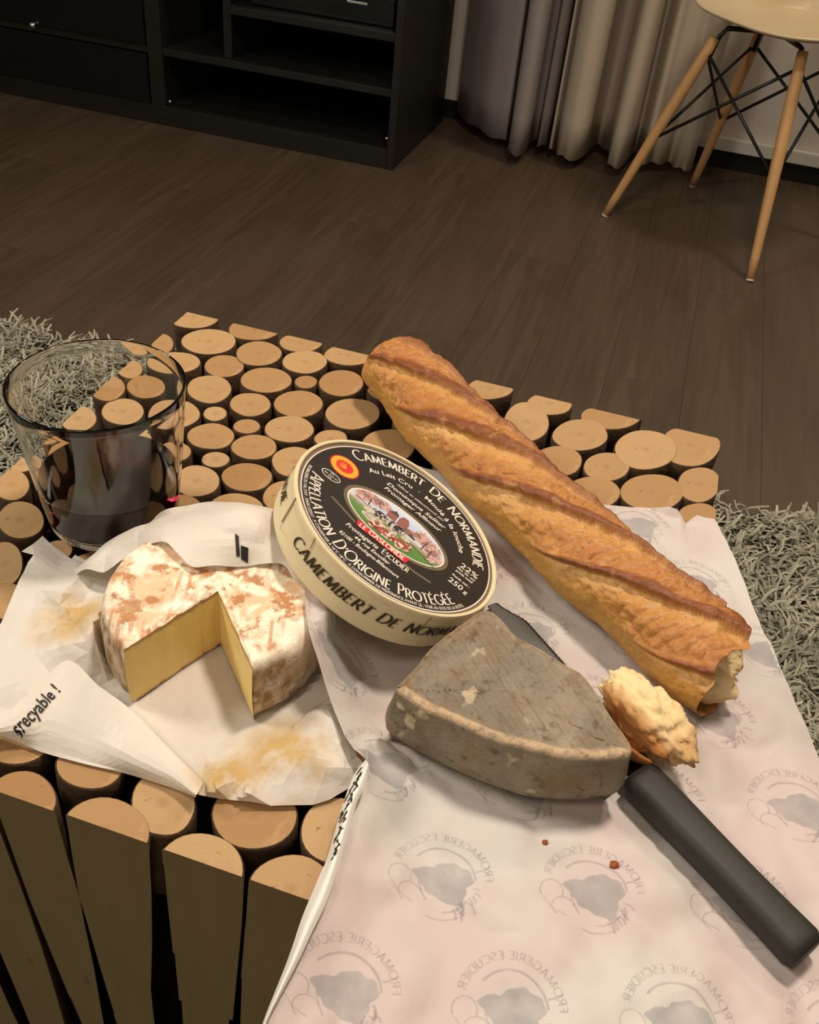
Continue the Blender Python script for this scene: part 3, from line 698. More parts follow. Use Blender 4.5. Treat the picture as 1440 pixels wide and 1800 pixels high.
sid = m.mix(m.ramp(m.noise(110, 4, .6, m.vec((1, 1, .7))), (.42, 0.0), (.60, 1.0)), (.62, .48, .32), (.30, .165, .07))
sid = m.mix(m.ramp(m.noise(90, 3, .6, m.vec((1, 1, 1), (1, 0, 0))), (.58, 0.0), (.68, .6)), sid, (.82, .76, .62))
sx = m.n('ShaderNodeSeparateXYZ'); m.t.links.new(m.co.outputs['Object'], sx.inputs[0])
zz = m.math('ADD', sx.outputs[2], m.math('MULTIPLY', m.math('SUBTRACT', m.noise(70, 3), .5), .008))
c = m.mix(m.ramp(m.math('MULTIPLY', zz, 25.0), (.76, 1.0), (.88, 0.0)), c, sid)
m.col(c).bump(m.noise(150, 5), .55, .0025); m.set(Roughness=.55); m.set(Subsurface_Weight=.08); m.b.inputs['Subsurface Radius'].default_value = (.004, .002, .001)
M_CRIND = m.m
m = M('camembert_paste', .42, .35)
c = m.mix(m.noise(60, 3), (.86, .62, .20), (.92, .70, .28))
c = m.mix(m.ramp(m.noise(150, 3), (.64, 0.0), (.72, .5)), c, (.70, .46, .12))
sx = m.n('ShaderNodeSeparateXYZ'); m.t.links.new(m.co.outputs['Object'], sx.inputs[0])
zz = m.math('ADD', m.math('MULTIPLY', sx.outputs[2], 28.0), m.math('MULTIPLY', m.math('SUBTRACT', m.noise(260, 3), .5), .10))
c = m.mix(m.ramp(zz, (.02, .85), (.06, 0.0), (.92, 0.0), (.965, .9)), c, (.50, .29, .13))
m.col(c).bump(m.noise(120, 4), .3, .0015); m.set(Subsurface_Weight=.15); m.b.inputs['Subsurface Radius'].default_value = (.006, .004, .001)
M_PASTE = m.m
CC = np.array([-.0286, -.0969]); CR = .0528; CH = .0350; CZ = TZ + .0028
AP = np.array([-.0268, -.0988])
def cheese_outline():
    a0 = math.radians(-47.0); a1 = math.radians(360 - 114.0)
    def hit(a):
        d = np.array([math.cos(a), math.sin(a)]); o = AP - CC
        b = o @ d; return AP + d * (-b + math.sqrt(b * b - (o @ o - CR * CR)))
    pa, pb = hit(a0), hit(a1)
    t0 = math.atan2(*(pa - CC)[::-1]); t1 = math.atan2(*(pb - CC)[::-1])
    if t1 < t0: t1 += 2 * math.pi
    pts = []; arcw = []
    for i in range(26): pts.append(AP + (pa - AP) * i / 26); arcw.append(0)
    for i in range(170):
        t = t0 + (t1 - t0) * i / 169; r = CR * (1 + .008 * math.sin(3 * t + 1) + .005 * math.sin(7 * t))
        pts.append(CC + r * np.array([math.cos(t), math.sin(t)])); arcw.append(1)
    for i in range(1, 26): pts.append(pb + (AP - pb) * i / 26); arcw.append(0)
    return np.array(pts), np.array(arcw, float)
OP, OW = cheese_outline()
jag = (fbm(np.c_[OP, np.zeros(len(OP))], 420, 77, 3) - .5) * .0018 * (1 - OW)
OP = OP + np.c_[jag, -jag * .4]
cen = AP + np.array([-.004, .010])
N = len(OP); rad_d = OP - CC; rad_d /= np.linalg.norm(rad_d, axis=1)[:, None] + 1e-9
OWs = OW.copy()
for _ in range(6): OWs = np.minimum(OW, .25 * np.roll(OWs, 1) + .5 * OWs + .25 * np.roll(OWs, -1))
V = []; F = []; MI = []
rows = [(0, .0, .0012), (0, .6, .0)] 
for off, z in ((.0035, 0), (.0008, .0035), (0, .010), (.0, .018), (.0004, .026), (.0016, .0315), (.0035, .0342), (.006, .0352)):
    P = OP - rad_d * off * OWs[:, None]
    nz = (fbm(np.c_[P, np.full(N, z)], 70, 5) - .5)
    P = P + rad_d * (nz * .0035 * OWs)[:, None]
    for p in P: V.append((p[0], p[1], z))
nr = 8
for k in range(nr - 1):
    for i in range(N):
        j = (i + 1) % N
        if OW[i] == 0 and OW[j] == 0 or (OW[i] + OW[j] == 1 and False): 
            if k in (0, nr - 2) or True: continue
        F.append((k * N + i, k * N + j, (k + 1) * N + j, (k + 1) * N + i))
# top surface
base = (nr - 1) * N; prev = base; R = 16
tops = []
for r_ in range(1, R):
    t = r_ / R
    P = np.array([V[base + i][:2] for i in range(N)]) * (1 - t) + cen * t
    h = .0352 + .0012 * t + (fbm(P, 90, 12, 3) - .5) * .0036 + (np.abs(np.sin((P[:, 0] * .8 - P[:, 1] * .6) * 900)) * .0003)
    st = len(V)
    for p, z in zip(P, h): V.append((p[0], p[1], z))
    for i in range(N):
        j = (i + 1) % N
        F.append((prev + i, prev + j, st + j, st + i))
    prev = st
V.append((cen[0], cen[1], .0366)); F += [(prev + i, prev + (i + 1) % N, len(V) - 1) for i in range(N)]
ch = tag(empty('camembert_cheese', (CC[0], CC[1], CZ)), 'ripe round soft cheese with a wedge cut out, mottled orange and white rind', 'cheese')
V = [(v[0] - CC[0], v[1] - CC[1], v[2]) for v in V]
obj('rind', mesh('rind', V, F, M_CRIND, True), ch)
# two cut faces
V = []; F = []
idx = [i for i in range(N) if OW[i] == 0]
seq = [N - 25 + k for k in range(25)] + list(range(0, 27))
seq = [170 + 25] + seq
K = 12
for k in range(K + 1):
    z = .0352 * k / K
    for i in seq:
        p = OP[i] - CC
        # bulge slightly out of the cut
        b = .0010 * math.sin(math.pi * k / K)
        w = (AP - CC) * 0
        q = p + np.array([.0, -1.0]) * b * (0 if i == 0 else 1)
        q = q * (1 - (.004 if k in (0,) else 0))
        V.append((q[0], q[1], z + (.0006 if k == K else 0)))
n_ = len(seq)
for k in range(K):
    for i in range(n_ - 1): F.append((k * n_ + i, k * n_ + i + 1, (k + 1) * n_ + i + 1, (k + 1) * n_ + i))
obj('paste', mesh('paste', V, F, M_PASTE, True), ch)['label'] = 'smooth yellow cut faces'

# ------------------------------------------------------------------ grey rinded wedge
m = M('grey_rind', .78, .2)
st = m.noise(30, 5, .6, m.vec((1.0, .45, 1), (0, 0, .75)), .5)
c = m.mix(m.ramp(st, (.30, 0.0), (.70, 1.0)), (.20, .165, .115), (.345, .290, .215))
c = m.mix(m.ramp(m.noise(45, 4), (.50, 0.0), (.66, .75)), c, (.24, .155, .085))
c = m.mix(m.ramp(m.noise(160, 3, .6), (.57, 0.0), (.68, .6)), c, (.10, .062, .034))
c = m.mix(m.ramp(m.noise(75, 2, .5, m.vec((1, 1, 1), (0, 0, 2.2))), (.67, 0.0), (.72, .8)), c, (.60, .49, .34))
edge = m.attr()
c = m.mix(m.math('MULTIPLY', edge, m.ramp(m.noise(330, 3), (.32, .15), (.55, .85))), c, (.60, .42, .26))
m.col(c).bump(m.noise(120, 6, .65), .8, .003); M_TRIND = m.m
TOM = [(.0670,-.1249),(.0735,-.1279),(.0812,-.1301),(.0904,-.1319),(.0994,-.1334),(.1095,-.1350),(.1192,-.1358),(.1286,-.1354),(.1378,-.1343),(.1468,-.1320),(.1578,-.1278),(.1687,-.1221),(.1686,-.1186),(.1629,-.1110),(.1544,-.0995),(.1488,-.0920),(.1428,-.0860),(.1317,-.0823),(.1226,-.0786),(.1101,-.0746),(.1016,-.0680),(.0958,-.0640),(.0915,-.0655),(.0878,-.0717),(.0830,-.0814),(.0765,-.0949),(.0726,-.1101),(.0690,-.1208)]
T = np.array(TOM + TOM[:1]); seg = np.linalg.norm(np.diff(T, axis=0), axis=1); cum = np.r_[0, np.cumsum(seg)]
N = 220
s_ = np.linspace(0, cum[-1], N, endpoint=False)
O = np.c_[np.interp(s_, cum, T[:, 0]), np.interp(s_, cum, T[:, 1])]
for _ in range(3): O = .25 * np.roll(O, 1, 0) + .5 * O + .25 * np.roll(O, -1, 0)
tg = np.roll(O, -1, 0) - np.roll(O, 1, 0); nn = np.c_[tg[:, 1], -tg[:, 0]]; nn /= np.linalg.norm(nn, axis=1)[:, None]
tc = O.mean(0)
front = ((s_ < cum[11] + .002)).astype(float)
ZB = TZ + .003; HT = .037
V = []; F = []; EC = []
prof = [(-.007, .0), (-.0025, .004), (.0008, .010), (.0022, .017), (.0016, .024), (.0004, .030), (-.0002, .0345), (-.0008, .0366), (-.0022, .0372), (-.0040, .0366)]
for off, z in prof:
    w = off * (front * .8 + .25)
    P = O + nn * w[:, None]
    P = P + nn * ((fbm(np.c_[P, np.full(N, z)], 60, 31) - .5) * .0030)[:, None]
    tilt = -(P[:, 0] - .12) * .0
    for p in P: V.append((p[0], p[1], ZB + z + tilt[0]))
    EC += list(np.where(front > 0, 1.0, .35) * (1 if z > .0355 else 0))
for k in range(len(prof) - 1):
    for i in range(N): F.append((k * N + i, k * N + (i + 1) % N, (k + 1) * N + (i + 1) % N, (k + 1) * N + i))
prev = (len(prof) - 1) * N; b0 = prev; R = 26
B = np.array([v[:2] for v in V[b0:b0 + N]])
for r_ in range(1, R):
    t = r_ / R
    P = B * (1 - t) + tc * t
    z = .0360 - .0006 * min(1, t * 6) + (fbm(P, 75, 41, 4) - .5) * .0042 * min(1, t * 8) + .0006 * np.sin((P[:, 0] * .75 + P[:, 1] * .66) * 1100) * min(1, t * 8)
    st_ = len(V)
    for p, q in zip(P, z): V.append((p[0], p[1], ZB + q))
    EC += [.25 if r_ == 1 else 0] * N
    for i in range(N): F.append((prev + i, prev + (i + 1) % N, st_ + (i + 1) % N, st_ + i))
    prev = st_
V.append((tc[0], tc[1], ZB + .036)); EC.append(0); F += [(prev + i, prev + (i + 1) % N, len(V) - 1) for i in range(N)]
F.append(tuple(range(N))[::-1])
ec = np.array(EC)[:, None] * np.ones(3)
tom = obj('grey_cheese_wedge', mesh('grey_cheese_wedge', V, F, M_TRIND, True, None, ec))
tag(tom, 'thick wedge of hard cheese with mouldy grey rind lying on printed paper', 'cheese')

# ------------------------------------------------------------------ round cheese box
BC = Vector((.0396, -.0313, .4997)); Bn = Vector((.4257817, .15137758, .8920733)).normalized()
BU = Vector((.9035749, -.12296117, -.41040584)).normalized(); BV_ = Bn.cross(BU).normalized()
BR = .0586; BT = .0240
bx = tag(empty('cheese_box', BC), 'round pale wooden cheese box with black label, leaning against the cut cheese', 'box')
bx.rotation_mode = 'QUATERNION'
bx.rotation_quaternion = Matrix((BU, BV_, Bn)).transposed().to_quaternion()
m = M('veneer_wood', .5, .35)
c = m.mix(m.noise(30, 4, .6, m.vec((1, 1, 9))), (.74, .62, .37), (.84, .73, .48))
c = m.mix(m.ramp(m.noise(60, 3, .6, m.vec((1, 1, 6))), (.62, 0.0), (.72, .35)), c, (.48, .34, .17))
m.col(c).bump(m.noise(50, 3, .5, m.vec((1, 1, 8))), .1, .0006); M_VEN = m.m
M_LABK = plain('label_black', (.018, .013, .011), .42, .35)
M_CREAM = plain('label_cream', (.86, .78, .66), .5, .3)
M_BROWNR = plain('label_brown_ring', (.20, .13, .09), .5, .3)
M_SIDEINK = plain('side_ink_brown_black', (.055, .035, .018), .6, .2)
M_STAPLE = plain('seam_brown', (.20, .11, .03), .6, .3)
M_RED = plain('label_red', (.72, .020, .035), .45, .3)
M_YEL = plain('label_yellow', (.88, .42, .03), .45, .3)
M_OLIVE = plain('label_olive_flourish', (.17, .125, .075), .5, .3)
prof = [(0, -BT), (BR - .0012, -BT), (BR - .0004, -BT + .0006), (BR, -BT + .002), (BR, -.0030), (BR + .0003, -.0026), (BR + .0003, -.0004), (BR, 0.0003), (BR - .0010, .0004), (BR - .0016, .0001), (BR - .0018, -.0012), (0, -.0012)]
V, F = lathe(prof, 128)
me = mesh('body', V, F, M_VEN); weld(me); obj('body', me, bx)
def disc_geo(r, z, n=96, r0=0.0):
    V = []; F = []
    if r0 == 0:
        V = [(0, 0, z)] + [(r * math.cos(2 * math.pi * k / n), r * math.sin(2 * math.pi * k / n), z) for k in range(n)]
        F = [(0, 1 + k, 1 + (k + 1) % n) for k in range(n)]
    else:
        for k in range(n):
            a = 2 * math.pi * k / n
            V += [(r0 * math.cos(a), r0 * math.sin(a), z), (r * math.cos(a), r * math.sin(a), z)]
        F = [(2 * k, 2 * k + 1, 2 * ((k + 1) % n) + 1, 2 * ((k + 1) % n)) for k in range(n)]
    return V, F
LZ = -.0010
label = obj('label', mesh('label', *disc_geo(BR - .0019, LZ), M_BROWNR), bx)
label['label'] = 'black round label with oval farm picture and white lettering'
def onlab(name, V, F, mat, dz): return obj(name, mesh(name, [(x * .001, y * .001, LZ + dz) for x, y in V], F, mat), label)
V, F = disc_geo(1, 0); onlab('label_ring', [(v[0] * 55.2, v[1] * 55.2) for v in V], F, M_CREAM, .00004)
V, F = disc_geo(1, 0); onlab('label_ground', [(v[0] * 54.5, v[1] * 54.5) for v in V], F, M_LABK, .00008)
LW = []
def addw(V, F): LW.append(([(x, y) for x, y in V], F))
V, F, w = caps('CAMEMBERT DE NORMANDIE', 7.6, .80, .145, .07, .15, .55); addw(on_arc(V, w, 44.8, 147.5, 17), F)
V, F, w = caps("APPELLATION D'ORIGINE PROTÉGÉE", 7.2, .82, .145, .07, .145, .5); addw(on_arc(V, w, 50.6, 192, 331), F)
V, F, w = text2d('Au Lait Cru  ·  Moulé à la louche', 4.9, 0, .05); addw(on_arc(V, w, 36.2, 142, 24), F)
def line(txt, size, u0, u1, v, shear=.25, bold=.05):
    V, F, w = text2d(txt, size, shear, bold); k = (u1 - u0) / w
    addw([(u0 + x * k, v + y) for x, y in V], F)
line('Affiné et sélectionné par', 2.9, -14, 18, 29.2, .3, .0)
line('Dominique Sellier', 4.3, -18, 20.5, 23.6)
line('Fromager Affineur', 4.3, -17.5, 19.5, 18.6)
line('Fromagerie', 4.4, -20, -1, -29.2)
V, F, w = caps('ESCUDIER', 4.2, .82, .16, .09, .17); addw([(1.5 + x * 15.5 / w, -29.2 + y) for x, y in V], F)
line('44, rue Escudier', 3.6, -13, 8, -33.4)
line('92100 - Boulogne-Billancourt', 3.6, -20, 15, -37.6)
line('22%', 6.4, 37, 48.0, 4.2, .1); line('Mat. Gr. sur', 2.5, 36.3, 47.8, 1.4, .1); line('poids total', 2.5, 36.5, 47.0, -1.4, .1)
line('Poids net :', 2.6, 36, 46.8, -6.4, .1); line('250', 5.8, 35.5, 44.0, -12.6, .1); line('g', 4.0, 45.0, 47.2, -12.6, .1)
V, F, w = text2d('FROMAGERIE DU VAL D\'AY . 50430 LESSAY . A CONSERVER À +6°C +8°C . À CONSOMMER DE PRÉFÉRENCE AVANT LE : VOIR AU DOS DE LA BOÎTE.', 2.6, 0, .02); addw(on_arc(V, w, 53.6, 188, 336), F)
V, F = stroke([(-41.5 + 5.4 * math.cos(a), -3.2 + 3.2 * math.sin(a)) for a in np.linspace(0, 2 * math.pi, 40)], .45, .45); addw(V, F)
line('FR', 1.7, -42.6, -40.4, -1.9, 0, 0); line('50-267-01', 1.9, -45.6, -37.4, -4.0, 0, 0); line('CE', 1.7, -42.6, -40.4, -5.8, 0, 0)
V, F = join_geo([([(x, y) for x, y in v], f) for v, f in LW]); onlab('lettering', V, F, M_CREAM, .00014)
# appellation seal: toothed yellow sun, red centre, pale fan
def star(cx, cy, r0, r1, n):
    V = [(cx, cy)] + [(cx + (r1 if k % 2 else r0) * math.cos(math.pi * k / n), cy + (r1 if k % 2 else r0) * math.sin(math.pi * k / n)) for k in range(2 * n)]
    return V, [(0, 1 + k, 1 + (k + 1) % (2 * n)) for k in range(2 * n)]
SX, SY = -39.8, 11.2
V, F = star(SX, SY, 8.0, 9.0, 40); onlab('seal', V, F, M_RED, .00012)
V, F = star(SX, SY, 7.9, 7.9, 32); onlab('seal', V, F, M_YEL, .00016)
V, F = star(SX, SY, 5.0, 5.0, 32); onlab('seal', V, F, M_RED, .00020)
parts = [star(SX + 4.1 * math.cos(a), SY + 4.1 * math.sin(a), .38, .16, 5) for a in np.linspace(0, 2 * math.pi, 12, endpoint=False)]
for a in np.linspace(100, 230, 7): parts.append(stroke([(SX + 1.6, SY - 1.2), (SX + 3.1 * math.cos(math.radians(a)), SY + 3.1 * math.sin(math.radians(a)))], .34, .34))
V, F = join_geo(parts); onlab('seal', V, F, M_YEL, .00024)
# oval farm picture
def ell(cx, cy, rx, ry, a0=0, a1=360, n=48):
    V = [(cx, cy)] + arc(cx, cy, rx, ry, a0, a1, n); return V, [(0, 1 + k, 2 + k) for k in range(n)]
OCX, OCY, ORX, ORY = -.2, -3.6, 29.0, 16.0
V, F = stroke([(p[0], p[1]) for p in arc(OCX, OCY + .2, ORX + 1.8, ORY + 2.0, 0, 360, 60)], 2.4, 1.5); onlab('flourish', V, F, M_OLIVE, .00012)
for q in ([(-34, -17.5), (-26, -19.8), (-17, -22.5)], [(13, -24.5), (20, -24.8), (29, -23.4)]):
    V, F = stroke(q, 1.6, 1.4); onlab('flourish', V, F, M_OLIVE, .00012)
V, F = ell(OCX, OCY, ORX + .8, ORY + .8, 0, 360, 64); onlab('picture', V, F, M_CREAM, .00018)
m = M('picture_sky_field', .5, .3)
sx = m.n('ShaderNodeSeparateXYZ'); m.t.links.new(m.co.outputs['Object'], sx.inputs[0])
yy = m.math('ADD', m.math('MULTIPLY', sx.outputs[1], 30.0), m.math('MULTIPLY', m.noise(160, 2), .08))
c = m.ramp(m.math('ADD', yy, .5), (.0, (.10, .22, .045)), (.26, (.12, .26, .06)), (.33, (.30, .27, .15)), (.42, (.62, .64, .66)), (.60, (.46, .60, .80)), (.9, (.70, .76, .84)))
m.col(c); M_PIC = m.m
V, F = ell(OCX, OCY, ORX, ORY, 0, 360, 64); onlab('picture', V, F, M_PIC, .00022)
def blobs(mat, L, dz, seed=0):
    rr = random.Random(seed); parts = []
    for cx, cy, rx, ry in L:
        n = 22; V = [(cx, cy)] + [(cx + rx * (1 + rr.uniform(-.28, .22)) * math.cos(2 * math.pi * k / n), cy + ry * (1 + rr.uniform(-.28, .22)) * math.sin(2 * math.pi * k / n)) for k in range(n)]
        V = [p if ((p[0] - OCX) / ORX) ** 2 + ((p[1] - OCY) / ORY) ** 2 < 1 else (OCX + (p[0] - OCX) / math.sqrt(((p[0] - OCX) / ORX) ** 2 + ((p[1] - OCY) / ORY) ** 2), OCY + (p[1] - OCY) / math.sqrt(((p[0] - OCX) / ORX) ** 2 + ((p[1] - OCY) / ORY) ** 2)) for p in V]
        parts.append((V, [(0, 1 + k, 1 + (k + 1) % n) for k in range(n)]))
    V, F = join_geo(parts); onlab('picture', V, F, mat, dz)
m = M('picture_tree', .5, .3); m.col(m.mix(m.ramp(m.noise(900, 3), (.40, 0.0), (.60, 1.0)), (.46, .20, .16), (.70, .50, .46))); M_PTREE = m.m
M_PBARK = plain('picture_trunk', (.10, .06, .05), .5, .3)
M_PROOF = plain('picture_roof', (.30, .12, .09), .5, .3)
m = M('picture_cow_dark', .5, .3); m.col(m.ramp(m.noise(520, 2), (.50, (.035, .028, .032)), (.56, (.62, .55, .48)))); M_COWD = m.m
m = M('picture_cow_red', .5, .3); m.col(m.ramp(m.noise(480, 2), (.52, (.33, .07, .045)), (.58, (.78, .66, .56)))); M_COWR = m.m
m = M('picture_cow_pale', .5, .3); m.col(m.ramp(m.noise(480, 2), (.45, (.42, .34, .24)), (.55, (.62, .56, .45)))); M_COWP = m.m
blobs(M_PTREE, [(-19, 4, 8, 4.5), (-13, 5, 6, 4), (-23, 0, 5, 4), (14, 3, 6, 5), (20, 0, 6, 5), (23, -5, 5, 5), (10, 2, 3, 2.5)], .00026, 1)
V, F = join_geo([stroke(q, .7, .5) for q in ([(-18, -4), (-18.5, 3)], [(16, -6), (17, 2)], [(21, -9), (21, -1)], [(-26, -3), (-14, -5)], [(8, -7), (27, -12)])]); onlab('picture', V, F, M_PBARK, .00028)
V, F = join_geo([([(-8, -1), (-2.5, -1), (-2.5, 4.5), (-5, 7), (-8, 4.5)], [(0, 1, 2, 3, 4)]), ([(-1.5, -1.5), (4.5, -1.5), (4.5, 5), (3, 8.2), (0, 8.2), (-1.5, 5)], [(0, 1, 2, 3, 4, 5)]), ([(4, -3), (9, -3), (9, .5), (6, 2.2), (4, .8)], [(0, 1, 2, 3, 4)])]); onlab('picture', V, F, M_PROOF, .00030)
V, F = join_geo([([(-8.4, 4.3), (-5, 7.6), (-2.1, 4.3), (-2.6, 6.2), (-5, 8.4)], [(0, 1, 2), (1, 2, 3), (1, 3, 4)]), ([(8.2, -.5), (11, -2), (11, -3.5), (6, -3)], [(0, 1, 2, 3)])]); onlab('picture', V, F, M_PBARK, .00032)
blobs(M_COWP, [(-15, -6.5, 4.5, 3.5), (-11, -11, 6.5, 3.8), (-1, -9, 3, 3), (7, -7.5, 3, 2)], .00034, 2)
blobs(M_COWD, [(-10, -4, 5, 3), (-1.5, -5.0, 5.2, 3.3), (3.5, -3.5, 2.2, 2.2)], .00036, 3)
blobs(M_COWR, [(-4, -14, 7.5, 3.8), (6, -13.5, 6.5, 3.6), (10, -10.5, 2.2, 2), (-10, -15.5, 3, 2)], .00038, 4)
V, F = join_geo([([(-17.2, -19.2), (-16.0, -24.0), (13.5, -24.2), (14.6, -19.6), (6, -20.4), (-8, -20.4)], [(0, 1, 2, 3, 4, 5)])]); onlab('banner', V, F, M_RED, .00042)
V, F, w = caps('LE GASLONDE', 3.2, 1.0, .22, .12, .2, .5, True); onlab('lettering', [(-14.8 + x * 27.0 / w, -23.6 + y) for x, y in V], F, M_CREAM, .00048)
# brown lettering round the side of the lid
def side_text(txt, a0, a1, z0, size):
    V, F, w = caps(txt, size, .93, .21, .07, .20, .5, True)
    out = []
    for x, y in V:
        x += y * .22
        a = math.radians(a0 + (a1 - a0) * x / w); r = BR + .0005
        out.append((r * math.cos(a), r * math.sin(a), z0 + y))
    return obj('side_lettering', mesh('side_lettering', out, F, M_SIDEINK), bx)
side_text('CAMEMBERT DE NORMANDIE', -125, -10, -.0138, .0063)
side_text('CAMEMBERT DE NORMANDIE', 85, 212, -.0138, .0063)
def seam(a, b, z0, z1, w=.0007):
    V, F = stroke([(math.radians(a) * BR, z0), (math.radians((a + b) / 2) * BR, (z0 + z1) / 2), (math.radians(b) * BR, z1)], w, w)
    obj('seam', mesh('seam', [((BR + .0006) * math.cos(x / BR), (BR + .0006) * math.sin(x / BR), y) for x, y in V], F, M_STAPLE), bx)
seam(-140.2, -138.5, -.0004, -.0155, .0010); seam(-116.3, -115.0, -.0004, -.0065, .0005); seam(-50, -50.5, -.001, -.010, .0004)

# ------------------------------------------------------------------ baguette
m = M('bread_crust', .45, .35)
c = m.attr()
c = m.mix(m.ramp(m.noise(260, 4, .65), (.45, 0.0), (.75, .35)), c, m.mix(.5, c, (.30, .10, .025)))
c = m.mix(m.ramp(m.noise(520, 2), (.62, 0.0), (.70, .55)), c, (.20, .065, .02))
c = m.mix(m.ramp(m.noise(110, 4, .6), (.56, 0.0), (.75, .4)), c, (.80, .46, .17))
m.col(c).bump(m.noise(220, 5, .65), .5, .0018); M_CRUST = m.m
m = M('bread_crumb', .75, .2)
c = m.mix(m.noise(130, 4, .6), (.78, .54, .25), (.93, .77, .48))
m.col(c).bump(m.noise(230, 5, .7), .6, .002); m.set(Subsurface_Weight=.15); m.b.inputs['Subsurface Radius'].default_value = (.004, .003, .0015)
M_CRUMB = m.m
sx = m.n('ShaderNodeSeparateXYZ'); m.t.links.new(m.co.outputs['Object'], sx.inputs[0])
m.col(m.mix(m.ramp(m.math('ADD', m.math('MULTIPLY', sx.outputs[2], 30.0), m.math('MULTIPLY', m.noise(90, 3), .3)), (.22, .85), (.48, 0.0)), c, (.48, .21, .06)))
PATH = catmull([(-.036, .1705), (-.0177, .1560), (.0318, .1045), (.074, .0660), (.1132, .0319), (.150, .0030), (.1856, -.0262), (.2135, -.0455)], 60)
seg = np.r_[0, np.cumsum(np.linalg.norm(np.diff(PATH, axis=0), axis=1))]
BL = seg[-1]; NS, NT = 560, 240
RA, RB = .0275, .0222; BZ = TZ + .0030
sv = np.linspace(0, BL, NS); px = np.interp(sv, seg, PATH[:, 0]); py = np.interp(sv, seg, PATH[:, 1])
dx = np.gradient(px); dy = np.gradient(py); l = np.hypot(dx, dy); dx /= l; dy /= l
th = np.linspace(-180, 180, NT, endpoint=False)              # 0 = top, positive towards the cheese side
SG, TG = np.meshgrid(sv, th, indexing='ij')
PITCH = .0760
NZ = np.c_[SG.ravel(), np.sin(np.radians(TG.ravel())) * .03, np.cos(np.radians(TG.ravel())) * .03]
nz_ = fbm(NZ, 120, 55, 3).reshape(SG.shape)
sk = .128 * (62 - TG) / 110.0
ph = np.mod(SG - sk - .0065 + .004 * np.sin(TG * .09 + SG * 60) + (nz_ - .5) * .006, PITCH) / PITCH      # 0 just after a ridge, 1 on the next ridge
topm = sstep(-95, -62, TG) * (1 - sstep(60, 82, TG)) * sstep(.004, .02, SG)
ridge = topm * sstep(.74, .93, ph) * (1 - sstep(.975, 1.0, ph))
cut = topm * (1 - sstep(.04, .46, ph)) * sstep(.005, .05, ph)
narrow = .35 + .65 * (1 - sstep(10, 66, TG))                 # the ear is a thin line on the near flank, a broad band on the far side
ridge2 = topm * sstep(1 - .36 * narrow, 1 - .14 * narrow, ph) * (1 - .5 * sstep(.965, 1.0, ph)) + topm * .5 * (1 - sstep(0, .035, ph))
Pn = np.c_[SG.ravel(), (TG.ravel() * .0005), np.zeros(SG.size)]
Pn3 = np.c_[SG.ravel(), np.sin(np.radians(TG.ravel())) * .03, np.cos(np.radians(TG.ravel())) * .03]
n1 = fbm(Pn3, 55, 3, 4).reshape(SG.shape); n2 = fbm(Pn3, 160, 13, 3).reshape(SG.shape); n3 = fbm(Pn3 * [1, 2.2, 1], 28, 23, 3).reshape(SG.shape)
capr = np.sqrt(np.clip(1 - ((.034 - np.clip(SG, 0, .034)) / .034) ** 2, 0, 1)) ** .85
bulge = 1 + .05 * np.sin(SG / PITCH * 2 * math.pi + 1.0)
hgt = ridge2 * .0026 - cut * .0024 + (n1 - .5) * .0050 + (n2 - .5) * .0022 * (.4 + topm + 1.3 * cut)
wr = topm * (.3 + .7 * sstep(.15, .5, ph)) * (1 - ridge2)
hgt += wr * (np.abs(np.sin((SG * 420 + TG * .035 + n3 * 9))) - .5) * .0011
A = np.radians(TG)
ux = np.sin(A); uz = np.cos(A)
flatb = np.where(uz < 0, .86, 1.0)
rx = RA * capr * bulge + hgt * np.minimum(capr * 1.5, 1); rz = RB * capr * flatb * (.6 + .4 * bulge) + hgt * np.minimum(capr * 1.5, 1)
endcut = BL - .010 + .010 * sstep(-40, 70, TG) + .012 * np.exp(-((TG - 98) / 26) ** 2) - .022 * np.exp(-((TG + 62) / 34) ** 2) + .009 * np.exp(-((TG + 18) / 20) ** 2) + (vnoise(np.c_[TG.ravel() * .055, np.zeros(TG.size)], 1, 5).reshape(TG.shape) - .5) * .009
SE = np.minimum(SG, endcut)
pxe = np.interp(SE, seg, PATH[:, 0]); pye = np.interp(SE, seg, PATH[:, 1]); dxe = np.interp(SE, sv, dx); dye = np.interp(SE, sv, dy)
# towards the cheese = right-hand normal pointing to -x,-y
nx, ny = dye, -dxe
flip = np.sign(nx * -.6 + ny * -.8); nx = nx * flip; ny = ny * flip
X = pxe + nx * ux * rx; Y = pye + ny * ux * rx; Zc = BZ + RB * .86 * .97 + uz * rz
V = np.c_[X.ravel(), Y.ravel(), np.maximum(Zc.ravel(), BZ)]
gold = np.array([.50, .265, .060]); gold2 = np.array([.50, .225, .060]); brown = np.array([.19, .055, .020]); pale = np.array([.66, .40, .145]); orange = np.array([.40, .150, .040])
col = gold + (gold2 - gold) * np.clip(sstep(95, 20, TG)[..., None], 0, 1)
col = col + (orange - col) * (topm * (.35 + .65 * n3) * sstep(.0, .8, ph))[..., None] * .9
col = col + (pale - col) * (cut * (.25 + .85 * sstep(-30, 40, TG)) * np.clip(n1 * 1.5, .3, 1))[..., None] * .85
col = col + (brown - col) * np.clip(ridge2 * (.55 + .7 * n2), 0, .92)[..., None]
edge_l = topm * np.exp(-((ph - .015) / .012) ** 2) * .5
col = col + (brown * .9 - col) * np.clip(edge_l * n1 * 1.6, 0, .7)[..., None]
col = col + (orange * .8 - col) * (np.exp(-((TG + 75) / 28) ** 2) * .5)[..., None]
col = col + (np.array([.42, .16, .045]) - col) * ((1 - sstep(.0, .05, SG)) * .35 * sstep(120, 60, np.abs(TG)))[..., None]
F = [(i * NT + j, (i + 1) * NT + j, (i + 1) * NT + (j + 1) % NT, i * NT + (j + 1) % NT) for i in range(NS - 1) for j in range(NT)]
